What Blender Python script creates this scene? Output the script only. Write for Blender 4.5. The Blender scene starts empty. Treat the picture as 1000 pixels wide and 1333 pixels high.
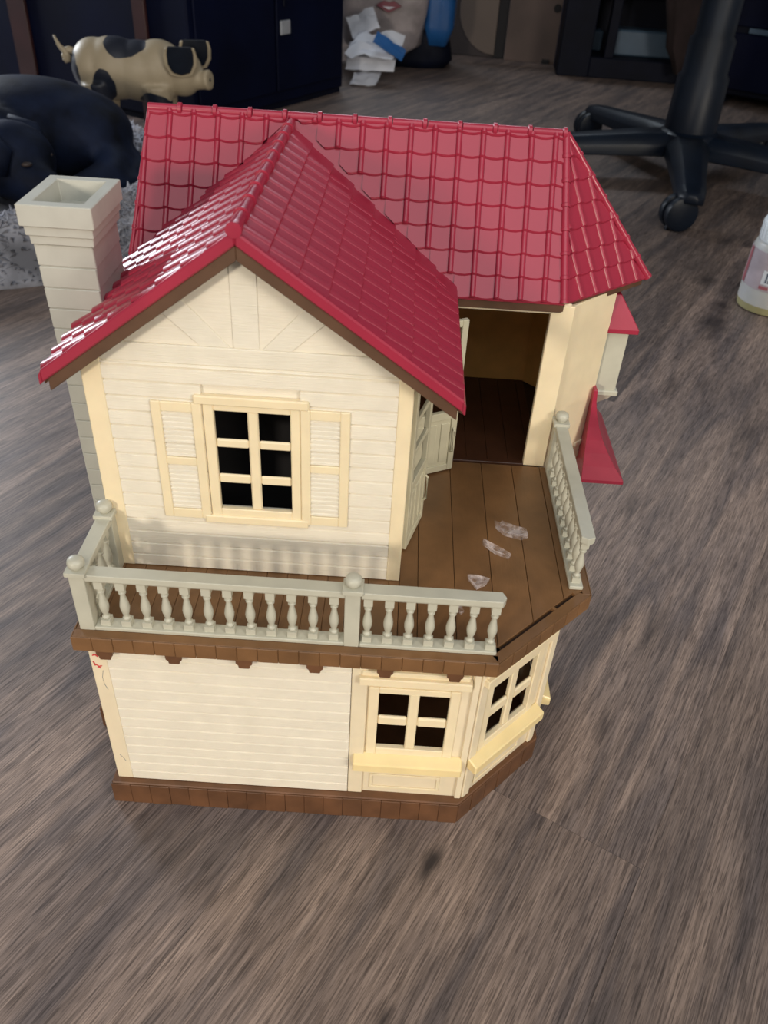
import bpy, bmesh, math, random
from mathutils import Vector, Matrix, noise
random.seed(7)
C = bpy.context.scene
COL = C.collection
S = 0.0065                      # one modelling unit in metres (the toy house is about 29 cm tall)
sin, cos, PI = math.sin, math.cos, math.pi

# ------------------------------------------------------------------ camera
def cam_rot(rx, ry, rz):
    Rx = Matrix(((1, 0, 0), (0, cos(rx), -sin(rx)), (0, sin(rx), cos(rx))))
    Ry = Matrix(((cos(ry), 0, sin(ry)), (0, 1, 0), (-sin(ry), 0, cos(ry))))
    Rz = Matrix(((cos(rz), -sin(rz), 0), (sin(rz), cos(rz), 0), (0, 0, 1)))
    return Ry @ Rx @ Rz
R = cam_rot(0.6602, 0.0638, -0.0008)
cd = bpy.data.cameras.new('camera')
cam = bpy.data.objects.new('camera', cd); COL.objects.link(cam)
cd.sensor_fit = 'VERTICAL'; cd.sensor_height = 24.0; cd.sensor_width = 18.0
cd.lens = 24.0 * 1078.6 / 1333.0
cd.clip_start = 0.01; cd.clip_end = 50
cm = Matrix((R[0], R[2], -R[1])).transposed().to_4x4()
cm.translation = Vector((19.6038, -38.2477, 60.0702)) * S
cam.matrix_world = cm
cd.dof.use_dof = True; cd.dof.focus_distance = 66 * S; cd.dof.aperture_fstop = 13.0
C.camera = cam

# ------------------------------------------------------------------ world, light, exposure
C.view_settings.view_transform = 'Standard'; C.view_settings.look = 'None'
C.view_settings.exposure = 0.0; C.view_settings.gamma = 1.0
C.view_settings.use_curve_mapping = False
w = bpy.data.worlds.new('room_light'); C.world = w; w.use_nodes = True
w.node_tree.nodes['Background'].inputs[0].default_value = (1.0, 0.98, 0.95, 1)
w.node_tree.nodes['Background'].inputs[1].default_value = 0.17
def area(name, loc, target, sx, sy, power, col):
    l = bpy.data.lights.new(name, 'AREA'); l.shape = 'RECTANGLE'
    l.size = sx * S; l.size_y = sy * S; l.energy = power; l.color = col
    o = bpy.data.objects.new(name, l); COL.objects.link(o)
    o.location = Vector(loc) * S
    o.rotation_euler = (Vector(target) - Vector(loc)).to_track_quat('-Z', 'Y').to_euler()
    return o
area('window_light_front', (-140, -262, 92), (14, 6, 22), 30, 34, 20.0, (1.0, 0.88, 0.72))
area('window_light_back', (60, 430, 250), (14, 20, 30), 220, 150, 48.0, (0.80, 0.90, 1.0))
area('window_light_right', (226, -206, 120), (20, 10, 26), 90, 90, 20.0, (1.0, 0.90, 0.76))
area('window_light_side', (-276, 309, 122), (10, 18, 38), 90, 80, 40.0, (0.86, 0.92, 1.0))
area('ceiling_light', (40, -140, 255), (16, 10, 15), 280, 240, 15.0, (0.95, 0.98, 1.0))

# ------------------------------------------------------------------ materials
MATS = {}
def nodes_of(name):
    m = bpy.data.materials.new(name); m.use_nodes = True
    nt = m.node_tree; b = nt.nodes['Principled BSDF']
    MATS[name] = m
    return m, nt, b
def N(nt, t, **kw):
    n = nt.nodes.new(t)
    for k, v in kw.items():
        if k.startswith('i_'):
            key = k[2:]
            key = int(key) if key.isdigit() else key
            n.inputs[key].default_value = v
        else: setattr(n, k, v)
    return n
def plastic(name, col, rough=0.42, var=0.06, nscale=0.6, bump=0.0, bscale=(1, 1, 1), bfreq=4.0, spec=0.5, sss=0.0, stain=None):
    """solid moulded colour with a faint cloudy variation and optional brushed relief"""
    m, nt, b = nodes_of(name)
    tc = N(nt, 'ShaderNodeTexCoord')
    mp = N(nt, 'ShaderNodeMapping'); mp.inputs['Scale'].default_value = (1 / S,) * 3
    nt.links.new(tc.outputs['Object'], mp.inputs['Vector'])
    n1 = N(nt, 'ShaderNodeTexNoise'); n1.inputs['Scale'].default_value = nscale; n1.inputs['Detail'].default_value = 4
    nt.links.new(mp.outputs[0], n1.inputs['Vector'])
    cr = N(nt, 'ShaderNodeValToRGB')
    lo = [max(0, c * (1 - var * 2)) for c in col]; hi = [min(1, c * (1 + var * 2)) for c in col]
    if stain: lo = stain
    cr.color_ramp.elements[0].position = 0.3; cr.color_ramp.elements[0].color = (*lo, 1)
    cr.color_ramp.elements[1].position = 0.7; cr.color_ramp.elements[1].color = (*hi, 1)
    nt.links.new(n1.outputs['Fac'], cr.inputs[0]); nt.links.new(cr.outputs[0], b.inputs['Base Color'])
    b.inputs['Roughness'].default_value = rough
    b.inputs['Specular IOR Level'].default_value = spec
    if sss:
        b.inputs['Subsurface Weight'].default_value = sss
        b.inputs['Subsurface Radius'].default_value = (1.0, 0.6, 0.3)
        b.inputs['Subsurface Scale'].default_value = 0.6 * S
    if bump:
        mp2 = N(nt, 'ShaderNodeMapping'); mp2.inputs['Scale'].default_value = [x / S for x in bscale]
        nt.links.new(tc.outputs['Object'], mp2.inputs['Vector'])
        n2 = N(nt, 'ShaderNodeTexNoise'); n2.inputs['Scale'].default_value = bfreq; n2.inputs['Detail'].default_value = 3
        nt.links.new(mp2.outputs[0], n2.inputs['Vector'])
        bp = N(nt, 'ShaderNodeBump'); bp.inputs['Strength'].default_value = bump; bp.inputs['Distance'].default_value = 0.06 * S
        nt.links.new(n2.outputs['Fac'], bp.inputs['Height']); nt.links.new(bp.outputs[0], b.inputs['Normal'])
    return m
def object_tint(m, amount=0.12):
    """each piece a touch lighter or darker than its neighbour"""
    nt = m.node_tree; b = nt.nodes['Principled BSDF']
    src = b.inputs['Base Color'].links[0].from_socket
    oi = N(nt, 'ShaderNodeObjectInfo')
    mr = N(nt, 'ShaderNodeMapRange'); mr.inputs['To Min'].default_value = 1 - amount; mr.inputs['To Max'].default_value = 1 + amount
    hs = N(nt, 'ShaderNodeHueSaturation')
    nt.links.new(oi.outputs['Random'], mr.inputs['Value']); nt.links.new(mr.outputs[0], hs.inputs['Value'])
    nt.links.new(src, hs.inputs['Color']); nt.links.new(hs.outputs[0], b.inputs['Base Color'])

plastic('siding', (0.80, 0.74, 0.62), 0.5, 0.02, bump=0.55, bscale=(0.25, 0.25, 4.0), bfreq=4.0, sss=0.06)
plastic('cream', (0.80, 0.69, 0.50), 0.42, 0.02, sss=0.08)
plastic('trim', (0.85, 0.72, 0.49), 0.38, 0.02, sss=0.12)
plastic('sill', (0.87, 0.70, 0.37), 0.36, 0.02, sss=0.12)
plastic('roof_red', (0.34, 0.022, 0.052), 0.30, 0.04, 0.25, spec=0.6)
plastic('roof_under', (0.10, 0.048, 0.025), 0.55, 0.08)
plastic('wood_brown', (0.185, 0.092, 0.037), 0.40, 0.10, 0.35, bump=0.25, bscale=(3.0, 0.5, 3.0), bfreq=1.5); object_tint(MATS['wood_brown'], 0.08)
plastic('plinth_brown', (0.125, 0.055, 0.024), 0.46, 0.12, 0.5); object_tint(MATS['plinth_brown'], 0.07)
plastic('gap_dark', (0.030, 0.013, 0.007), 0.6, 0.05)
plastic('rail', (0.50, 0.49, 0.405), 0.36, 0.03)
plastic('chimney', (0.48, 0.48, 0.43), 0.45, 0.03)
plastic('door', (0.62, 0.58, 0.42), 0.42, 0.03)
plastic('inner_wall', (0.80, 0.42, 0.12), 0.6, 0.04)
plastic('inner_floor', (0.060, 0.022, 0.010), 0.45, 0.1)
plastic('crayon', (0.55, 0.05, 0.05), 0.7, 0.1)
plastic('navy', (0.0012, 0.0030, 0.016), 0.6, 0.15, 0.05, spec=0.12)
plastic('stile_wood', (0.030, 0.009, 0.010), 0.45, 0.15, 0.08)
plastic('latch', (0.30, 0.32, 0.36), 0.35, 0.05)
plastic('black_plastic', (0.004, 0.008, 0.017), 0.42, 0.15, 0.1, spec=0.3)
plastic('black_wood', (0.0025, 0.004, 0.012), 0.6, 0.15, 0.1, spec=0.15)
plastic('pig_black', (0.006, 0.009, 0.016), 0.25, 0.1)
plastic('dog_fur', (0.0040, 0.0075, 0.0210), 0.65, 0.4, 0.14, bump=0.6, bscale=(1, 1, 1), bfreq=1.2, spec=0.15)
plastic('dog_tan', (0.030, 0.020, 0.018), 0.6, 0.3, 0.4)
plastic('fluff', (0.34, 0.35, 0.40), 0.95, 0.30, 0.10, spec=0.1)
plastic('paper', (0.55, 0.58, 0.66), 0.5, 0.06, 0.08)
plastic('bag_film', (0.27, 0.24, 0.25), 0.35, 0.22, 0.12)
plastic('bag_blue', (0.012, 0.085, 0.27), 0.35, 0.1, 0.1)
plastic('bag_red', (0.16, 0.03, 0.05), 0.45, 0.1, 0.1)
plastic('kraft', (0.075, 0.056, 0.048), 0.8, 0.08, 0.05)
plastic('kraft_dark', (0.032, 0.024, 0.024), 0.85, 0.10, 0.05)
plastic('kraft_light', (0.105, 0.080, 0.066), 0.8, 0.05, 0.05)
plastic('tan_board', (0.070, 0.047, 0.040), 0.7, 0.10, 0.06)
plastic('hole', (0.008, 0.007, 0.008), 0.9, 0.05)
plastic('blue_tub', (0.055, 0.095, 0.15), 0.4, 0.08, 0.08)
plastic('cloth_brown', (0.020, 0.012, 0.013), 0.95, 0.2, 0.12)
plastic('wall_dark', (0.022, 0.018, 0.020), 0.9, 0.1, 0.02)
plastic('bottle_body', (0.52, 0.53, 0.52), 0.32, 0.03, 0.2, sss=0.15)
plastic('bottle_base', (0.40, 0.37, 0.19), 0.35, 0.04, 0.2)
plastic('bottle_cap', (0.80, 0.86, 0.90), 0.35, 0.02)
plastic('label_pink', (0.44, 0.38, 0.42), 0.4, 0.08, 0.3)
plastic('label_red', (0.38, 0.12, 0.14), 0.4, 0.05)
plastic('label_ink', (0.10, 0.13, 0.18), 0.5, 0.05)
plastic('label_white', (0.70, 0.74, 0.78), 0.4, 0.02)

def clear_film():
    m, nt, b = nodes_of('clear_film')
    b.inputs['Base Color'].default_value = (0.85, 0.74, 0.72, 1)
    b.inputs['Roughness'].default_value = 0.22
    tr = N(nt, 'ShaderNodeBsdfTransparent'); mx = N(nt, 'ShaderNodeMixShader'); mx.inputs[0].default_value = 0.42
    out = nt.nodes['Material Output']
    tc = N(nt, 'ShaderNodeTexCoord'); n = N(nt, 'ShaderNodeTexNoise'); n.inputs['Scale'].default_value = 1.6 / S
    cr = N(nt, 'ShaderNodeValToRGB'); cr.color_ramp.elements[0].position = 0.4; cr.color_ramp.elements[1].position = 0.62
    cr.color_ramp.elements[0].color = (0.06,) * 3 + (1,); cr.color_ramp.elements[1].color = (0.45,) * 3 + (1,)
    nt.links.new(tc.outputs['Object'], n.inputs['Vector']); nt.links.new(n.outputs['Fac'], cr.inputs[0])
    nt.links.new(cr.outputs[0], mx.inputs[0])
    nt.links.new(tr.outputs[0], mx.inputs[1]); nt.links.new(b.outputs[0], mx.inputs[2]); nt.links.new(mx.outputs[0], out.inputs[0])
clear_film()

PA = math.radians(29.3)                         # planks run 29 degrees off the house's depth axis
PL = Vector((sin(PA), cos(PA), 0)); PX = Vector((cos(PA), -sin(PA), 0))
KNOTS = [(24.8, -4.4, 0.62, 1.75, 0.95), (21.6, -15.6, 0.35, 1.0, 0.8), (75.4, 99, 2.6, 5.5, 0.8), (79, 107, 1.8, 3.0, 0.8), (79, 119, 2.2, 2.4, 0.7),
         (69.5, 62, 1.8, 6.5, 0.55), (47.6, 22, 0.8, 3.6, 0.7), (49.6, 43, 0.9, 3.4, 0.6), (40.5, 9.5, 0.5, 2.4, 0.6), (-12, 45, 1.6, 6, 0.4), (62, 75, 1.2, 4, 0.5)]
def floor_mat():
    m, nt, b = nodes_of('vinyl_plank')
    L = nt.links.new
    geo = N(nt, 'ShaderNodeNewGeometry'); oi = N(nt, 'ShaderNodeObjectInfo')
    mp = N(nt, 'ShaderNodeMapping'); mp.vector_type = 'POINT'
    sc = N(nt, 'ShaderNodeVectorMath', operation='SCALE'); sc.inputs['Scale'].default_value = 1 / S
    L(geo.outputs['Position'], sc.inputs[0]); L(sc.outputs[0], mp.inputs['Vector'])
    mp.inputs['Rotation'].default_value = (0, 0, PA)        # x across the plank, y along it
    rnd = N(nt, 'ShaderNodeVectorMath', operation='SCALE'); rnd.inputs[0].default_value = (37, 91, 0)
    L(oi.outputs['Random'], rnd.inputs['Scale'])
    ad = N(nt, 'ShaderNodeVectorMath', operation='ADD'); L(mp.outputs[0], ad.inputs[0]); L(rnd.outputs[0], ad.inputs[1])
    def stretch(sx, sy, scale, detail=3, dist=0.0, rough=0.55):
        k = N(nt, 'ShaderNodeMapping'); k.inputs['Scale'].default_value = (sx, sy, 1)
        L(ad.outputs[0], k.inputs['Vector'])
        n = N(nt, 'ShaderNodeTexNoise'); n.inputs['Scale'].default_value = scale
        n.inputs['Detail'].default_value = detail; n.inputs['Distortion'].default_value = dist; n.inputs['Roughness'].default_value = rough
        L(k.outputs[0], n.inputs['Vector']); return n
    big = stretch(0.30, 0.032, 1.0, 3, 0.9)
    mid = stretch(1.3, 0.08, 0.9, 3, 1.2)
    fine = stretch(6.5, 0.17, 1.0, 4, 0.10, 0.62)
    hair = stretch(11.0, 0.42, 1.0, 3, 0.1)
    def ramp(src, p0, c0, p1, c1):
        r = N(nt, 'ShaderNodeValToRGB'); e = r.color_ramp.elements
        e[0].position = p0; e[0].color = (*c0, 1); e[1].position = p1; e[1].color = (*c1, 1)
        L(src, r.inputs[0]); return r
    base = ramp(big.outputs['Fac'], 0.36, (0.108, 0.087, 0.083), 0.64, (0.240, 0.182, 0.152))
    # plank to plank tint
    hs = N(nt, 'ShaderNodeHueSaturation'); mr = N(nt, 'ShaderNodeMapRange')
    mr.inputs['To Min'].default_value = 0.76; mr.inputs['To Max'].default_value = 1.14
    L(oi.outputs['Random'], mr.inputs['Value']); L(mr.outputs[0], hs.inputs['Value']); L(base.outputs[0], hs.inputs['Color'])
    def mul(a, bsock, fac=1.0, mode='MULTIPLY'):
        x = N(nt, 'ShaderNodeMix', data_type='RGBA', blend_type=mode); x.inputs[0].default_value = fac
        L(a, x.inputs[6]); L(bsock, x.inputs[7]); return x.outputs[2]
    r_mid = ramp(mid.outputs['Fac'], 0.32, (0.80, 0.79, 0.80), 0.70, (1.14, 1.13, 1.12))
    r_fine = ramp(fine.outputs['Fac'], 0.38, (0.66, 0.65, 0.65), 0.62, (1.32, 1.32, 1.32))
    r_hair = ramp(hair.outputs['Fac'], 0.40, (0.50, 0.48, 0.48), 0.50, (1.14, 1.14, 1.14))
    c = mul(hs.outputs[0], r_mid.outputs[0]); c = mul(c, r_fine.outputs[0]); c = mul(c, r_hair.outputs[0], 0.8)
    # knots: printed dark eyes in the grain, at places of their own
    warp = stretch(0.5, 0.25, 1.0, 3, 0.4)
    for kx, ky, ru, rv, amt in KNOTS:
        p = Vector((kx * cos(PA) - ky * sin(PA), kx * sin(PA) + ky * cos(PA), 0))
        sb = N(nt, 'ShaderNodeVectorMath', operation='SUBTRACT'); L(mp.outputs[0], sb.inputs[0]); sb.inputs[1].default_value = p
        dv = N(nt, 'ShaderNodeVectorMath', operation='MULTIPLY'); dv.inputs[1].default_value = (1 / ru, 1 / rv, 0); L(sb.outputs[0], dv.inputs[0])
        ln = N(nt, 'ShaderNodeVectorMath', operation='LENGTH'); L(dv.outputs[0], ln.inputs[0])
        a2 = N(nt, 'ShaderNodeMath', operation='MULTIPLY_ADD'); a2.inputs[1].default_value = 1.6; L(warp.outputs['Fac'], a2.inputs[0]); L(ln.outputs['Value'], a2.inputs[2])
        a3 = N(nt, 'ShaderNodeMapRange'); a3.inputs['From Min'].default_value = 0.9; a3.inputs['From Max'].default_value = 2.2
        a3.inputs['To Min'].default_value = amt; a3.inputs['To Max'].default_value = 0.0
        L(a2.outputs[0], a3.inputs['Value'])
        x = N(nt, 'ShaderNodeMix', data_type='RGBA', blend_type='MIX'); L(a3.outputs[0], x.inputs[0]); L(c, x.inputs[6])
        x.inputs[7].default_value = (0.022, 0.017, 0.018, 1); c = x.outputs[2]
    L(c, b.inputs['Base Color'])
    rr = N(nt, 'ShaderNodeMapRange'); rr.inputs['To Min'].default_value = 0.42; rr.inputs['To Max'].default_value = 0.60
    L(fine.outputs['Fac'], rr.inputs['Value']); L(rr.outputs[0], b.inputs['Roughness'])
    b.inputs['Specular IOR Level'].default_value = 0.45
    bp = N(nt, 'ShaderNodeBump'); bp.inputs['Strength'].default_value = 0.35; bp.inputs['Distance'].default_value = 0.05 * S
    L(fine.outputs['Fac'], bp.inputs['Height']); L(bp.outputs[0], b.inputs['Normal'])
    return m
floor_mat()

def patched(name, base, dark, patches):
    """glazed paint with hard-edged dark patches; each patch an ellipsoid in scene units"""
    m, nt, b = nodes_of(name); L = nt.links.new
    geo = N(nt, 'ShaderNodeNewGeometry')
    sc = N(nt, 'ShaderNodeVectorMath', operation='SCALE'); sc.inputs['Scale'].default_value = 1 / S
    L(geo.outputs['Position'], sc.inputs[0])
    nz = N(nt, 'ShaderNodeTexNoise'); nz.inputs['Scale'].default_value = 0.22; L(sc.outputs[0], nz.inputs['Vector'])
    cur = None
    for c0, r0 in patches:
        sb = N(nt, 'ShaderNodeVectorMath', operation='SUBTRACT'); L(sc.outputs[0], sb.inputs[0]); sb.inputs[1].default_value = c0
        dv = N(nt, 'ShaderNodeVectorMath', operation='DIVIDE'); dv.inputs[1].default_value = r0; L(sb.outputs[0], dv.inputs[0])
        ln = N(nt, 'ShaderNodeVectorMath', operation='LENGTH'); L(dv.outputs[0], ln.inputs[0])
        ma = N(nt, 'ShaderNodeMath', operation='MULTIPLY_ADD'); ma.inputs[1].default_value = 0.5; L(nz.outputs['Fac'], ma.inputs[0]); L(ln.outputs['Value'], ma.inputs[2])
        lt = N(nt, 'ShaderNodeMath', operation='LESS_THAN'); lt.inputs[1].default_value = 1.25; L(ma.outputs[0], lt.inputs[0])
        if cur is None: cur = lt.outputs[0]
        else:
            mxn = N(nt, 'ShaderNodeMath', operation='MAXIMUM'); L(cur, mxn.inputs[0]); L(lt.outputs[0], mxn.inputs[1]); cur = mxn.outputs[0]
    x = N(nt, 'ShaderNodeMix', data_type='RGBA'); x.inputs[6].default_value = (*base, 1); x.inputs[7].default_value = (*dark, 1)
    L(cur, x.inputs[0]); L(x.outputs[2], b.inputs['Base Color'])
    b.inputs['Roughness'].default_value = 0.5
    return m

# ------------------------------------------------------------------ mesh helpers
class Frame:
    """a wall's own axes: u along it, v up, w out of it"""
    def __init__(s, ox=0, oy=0, deg=0, oz=0):
        a = math.radians(deg); s.o = Vector((ox, oy, oz)); s.u = Vector((cos(a), sin(a), 0)); s.n = Vector((sin(a), -cos(a), 0))
    def __call__(s, u, v, w): return s.o + s.u * u + s.n * w + Vector((0, 0, v))
class Free:
    def __init__(s, o, u, v, n): s.o, s.u, s.v, s.n = Vector(o), Vector(u), Vector(v), Vector(n)
    def __call__(s, u, v, w): return s.o + s.u * u + s.v * v + s.n * w
WORLD = Free((0, 0, 0), (1, 0, 0), (0, 1, 0), (0, 0, 1))
class MB:
    def __init__(s): s.bm = bmesh.new()
    def vs(s, pts): return [s.bm.verts.new(p) for p in pts]
    def face(s, vv):
        try: return s.bm.faces.new(vv)
        except ValueError: return None
    def box(s, F, u0, u1, v0, v1, w0, w1):
        a = s.vs([F(u, v, ww) for ww in (w0, w1) for v in (v0, v1) for u in (u0, u1)])
        for q in ((0, 1, 3, 2), (4, 6, 7, 5), (0, 4, 5, 1), (2, 3, 7, 6), (0, 2, 6, 4), (1, 5, 7, 3)): s.face([a[i] for i in q])
        return s
    def prism(s, F, poly, w0, w1):
        a = s.vs([F(u, v, w0) for u, v in poly]); b = s.vs([F(u, v, w1) for u, v in poly]); n = len(poly)
        s.face(a[::-1]); s.face(b)
        for i in range(n): s.face([a[i], a[(i + 1) % n], b[(i + 1) % n], b[i]])
        return s
    def hexa(s, pts):
        a = s.vs(pts)
        for q in ((0, 1, 3, 2), (4, 6, 7, 5), (0, 4, 5, 1), (2, 3, 7, 6), (0, 2, 6, 4), (1, 5, 7, 3)): s.face([a[i] for i in q])
        return s
    def rings(s, rr, close=True, caps=True):
        vv = [s.vs(r) for r in rr]; n = len(vv[0])
        for a, b in zip(vv, vv[1:]):
            for i in range(n if close else n - 1): s.face([a[i], a[(i + 1) % n], b[(i + 1) % n], b[i]])
        if caps and close: s.face(vv[0][::-1]); s.face(vv[-1])
        return s
    def lathe(s, c, prof, seg=16, axis=None):
        c = Vector(c)
        if axis is None: ax = Vector((0, 0, 1))
        else: ax = Vector(axis).normalized()
        e1 = ax.orthogonal().normalized(); e2 = ax.cross(e1)
        rr = [[c + ax * z + (e1 * cos(2 * PI * i / seg) + e2 * sin(2 * PI * i / seg)) * max(r, 1e-4) for i in range(seg)] for r, z in prof]
        return s.rings(rr)
    def tube(s, pts, rad, seg=8, flat=1.0):
        pts = [Vector(p) for p in pts]; rr = []
        if not hasattr(rad, '__len__'): rad = [rad] * len(pts)
        up = Vector((0, 0, 1))
        for i, p in enumerate(pts):
            d = (pts[min(i + 1, len(pts) - 1)] - pts[max(i - 1, 0)]).normalized()
            e1 = d.cross(up)
            if e1.length < 1e-3: e1 = d.cross(Vector((0, 1, 0)))
            e1.normalize(); e2 = e1.cross(d)
            rr.append([p + (e1 * cos(2 * PI * k / seg) + e2 * sin(2 * PI * k / seg) * flat) * rad[i] for k in range(seg)])
        return s.rings(rr)
    def blob(s, c, r, rot=0.0, tilt=0.0, seg=16, rows=10):
        M = Matrix.Rotation(rot, 3, 'Z') @ Matrix.Rotation(tilt, 3, 'Y'); c = Vector(c)
        rr = []
        for j in range(rows + 1):
            t = PI * j / rows
            rr.append([c + M @ Vector((r[0] * max(sin(t), 1e-3) * cos(2 * PI * i / seg), r[1] * max(sin(t), 1e-3) * sin(2 * PI * i / seg), -r[2] * cos(t))) for i in range(seg)])
        return s.rings(rr)
    def mesh(s, name, mat, bevel=0.0, smooth=False):
        bm = s.bm
        bmesh.ops.recalc_face_normals(bm, faces=bm.faces)
        if bevel:
            ed = [e for e in bm.edges if len(e.link_faces) == 2 and e.calc_face_angle(0) > 0.5]
            bmesh.ops.bevel(bm, geom=ed, offset=bevel, segments=1, affect='EDGES', clamp_overlap=True)
        for v in bm.verts: v.co *= S
        me = bpy.data.meshes.new(name); bm.to_mesh(me); bm.free()
        for mm in (mat if isinstance(mat, (list, tuple)) else [mat]): me.materials.append(MATS[mm])
        if smooth:
            for p in me.polygons: p.use_smooth = True
            if smooth != 'all':
                try: me.set_sharp_from_angle(angle=math.radians(40))
                except Exception: pass
        return me
    def build(s, name, mat, parent=None, bevel=0.0, smooth=False, **props):
        return link(name, s.mesh(name, mat, bevel, smooth), parent, **props)
def link(name, me, parent=None, M=None, **props):
    o = bpy.data.objects.new(name, me); COL.objects.link(o)
    if M is not None: o.matrix_basis = M
    if parent is not None: set_parent(o, parent)
    for k, v in props.items(): o[k] = v
    return o
def set_parent(o, p):
    o.parent = p
    if p.type == 'EMPTY': o.matrix_parent_inverse = Matrix.Translation(-p.location)
def at(loc, rotz=0.0):
    M = Matrix.Rotation(rotz, 4, 'Z'); M.translation = Vector(loc) * S; return M
def thing(name, label, cat, loc, group=None):
    o = bpy.data.objects.new(name, None); COL.objects.link(o); o.empty_display_size = 0.02
    o.location = Vector(loc) * S; o['label'] = label; o['category'] = cat
    if group: o['group'] = group
    return o
def tag(o, label, cat, group=None):
    o['label'] = label; o['category'] = cat
    if group: o['group'] = group
    return o

# ------------------------------------------------------------------ the room: floor of planks, dark wall far behind
floor = MB().box(WORLD, -260, 420, -70, 520, -3, -0.35).build('floor', 'gap_dark', None, kind='structure')
def plank_origin(c, t): return PX * c + PL * t          # c across the planks, t along them
PW, PLEN = 26.0, 150.0
seam0 = 37.8; joint0 = 15.6                             # one long seam and one end joint that show in front
pm = {}
def plank(c0, c1, t0, t1):
    key = (round(c1 - c0, 2), round(t1 - t0, 2))
    if key not in pm:
        F = Free((0, 0, 0), PX, PL, (0, 0, 1))
        pm[key] = MB().box(F, 0.012, key[0] - 0.012, 0.012, key[1] - 0.012, -0.3, 0.0).mesh('plank', 'vinyl_plank', 0.0)
    o = link('plank', pm[key], floor, at(plank_origin(c0, t0)))
rows = range(-9, 9)
offs = {0: 15.6, -1: 15.6 + 70, 1: -45, 2: 30, -2: -20, -3: 60, 3: 100, 4: -10, 5: 55, -4: 25, -5: -60}
for r in rows:
    c0 = seam0 + (r - 1) * PW
    t = offs.get(r, (r * 61.7) % PLEN) - PLEN * 2
    if r == 0: t = 16.9 - PLEN * 2
    while t < 460:
        mid = plank_origin(c0 + PW / 2, t + PLEN / 2)
        if -190 < mid.x < 330 and -110 < mid.y < 430: plank(c0, c0 + PW, t, t + PLEN)
        t += PLEN
bw = Frame(-120, 505, -29.3)
MB().box(bw, -60, 420, 0, 260, -4, 0).build('wall_back', 'wall_dark', None, kind='structure')
MB().box(bw, -60, 420, 0, 9, 0, 1.2).build('baseboard_back', 'wall_dark', None, 0.2, kind='structure')

# ------------------------------------------------------------------ the toy house
house = thing('dollhouse', 'cream plastic toy house with crimson tiled roof, brown balcony deck and pale railings', 'dollhouse', (16, 14, 0))
Z0, ZD, ZT = 2.45, 17.96, 19.21            # plinth top, deck underside, deck top
YU = 6.57                                  # front wall of the upper storey
FRONT = Frame(0, 0, 0); CH = Frame(27, 0, 45); RIGHT = Frame(33.18, 6.18, 90); UP = Frame(0, YU, 0)
def part(mb, name, mat, parent=house, bevel=0.05, smooth=False, **k): return mb.build(name, mat, parent, bevel, smooth, **k)

# plinth
pl_poly = [(-.40, -.72), (26.86, -.72), (33.75, 6.1), (33.75, 38.6), (-.2, 38.6), (-.2, 18), (-3.6, 18), (-3.6, 6.3), (-.40, 6.3)]
plinth = part(MB().prism(WORLD, pl_poly, 0, Z0), 'plinth', 'plinth_brown', bevel=0.08)
for k in range(18):
    u0 = -.46 + 1.52 * k; u1 = min(u0 + 1.505, 26.9)
    part(MB().box(Frame(0, -.72, 0), u0, u1, 0.02, Z0 - .12, 0, .09 + .02 * (k % 3)), 'plinth_board', 'plinth_brown', plinth, 0.03)
F = Frame(26.86, -.72, 45)
for k in range(6): part(MB().box(F, .02 + 1.6 * k, 1.6 * k + 1.58, 0.02, Z0 - .12, 0, .09 + .02 * (k % 2)), 'plinth_board', 'plinth_brown', plinth, 0.03)

# lower storey
def board(F, u0, u1, v0, pitch, parent, thick=.24):
    m = MB()
    prof = [(-.10, v0), (.02, v0), (thick, v0 + .07), (thick * .92, v0 + pitch - .14), (.02, v0 + pitch - .01), (-.10, v0 + pitch - .01)]
    m.rings([[F(u, v, ww) for ww, v in prof] for u in (u0, u1)])
    return m.build('siding_board', 'siding', parent)
lower = part(MB().box(FRONT, .05, 18.1, Z0, ZD, -.7, 0), 'front_wall_lower', 'siding')
v = Z0; 
while v < ZD - .5:
    board(FRONT, 1.2, 18.05, v, min(1.075, ZD - v), lower); v += 1.075
post = part(MB().box(FRONT, 0, 1.2, Z0, ZD, -1.0, .2), 'corner_post', 'cream')
mk = MB()
for (x0, z0, x1, z1) in ((.25, 16.5, .75, 16.62), (.3, 16.62, .62, 16.4), (.35, 15.6, .62, 15.25), (.45, 15.3, .75, 15.5), (.2, 15.9, .3, 15.5)):
    mk.tube([FRONT(x0, z0, .21), FRONT((x0 + x1) / 2, (z0 + z1) / 2 + .06, .22), FRONT(x1, z1, .21)], .05, 5)
part(mk, 'crayon_scribble', 'crayon', post, 0, label='small red crayon scribble near the top of the post')
mk = MB()
for q in ([(.75, 15.0), (.6, 14.3), (.62, 13.6), (.8, 13.0)], [(.5, 5.4), (.75, 5.0), (.9, 4.6)]):
    mk.tube([FRONT(a, b, .205) for a, b in q], .016, 5)
part(mk, 'pencil_line', 'label_ink', post, 0, label='thin grey scratch lines on the post')
lw = part(MB().box(Frame(0, 0, 270), -38, -.6, Z0, ZD, -.6, -.1), 'left_wall_lower', 'siding')
v = Z0
while v < ZD - .5:
    board(Frame(-.1, 0, 270), -11.9, -1.1, v, min(1.075, ZD - v), lw, .1); board(Frame(-.1, 0, 270), -38, -17.4, v, min(1.075, ZD - v), lw, .1); v += 1.075
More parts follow.
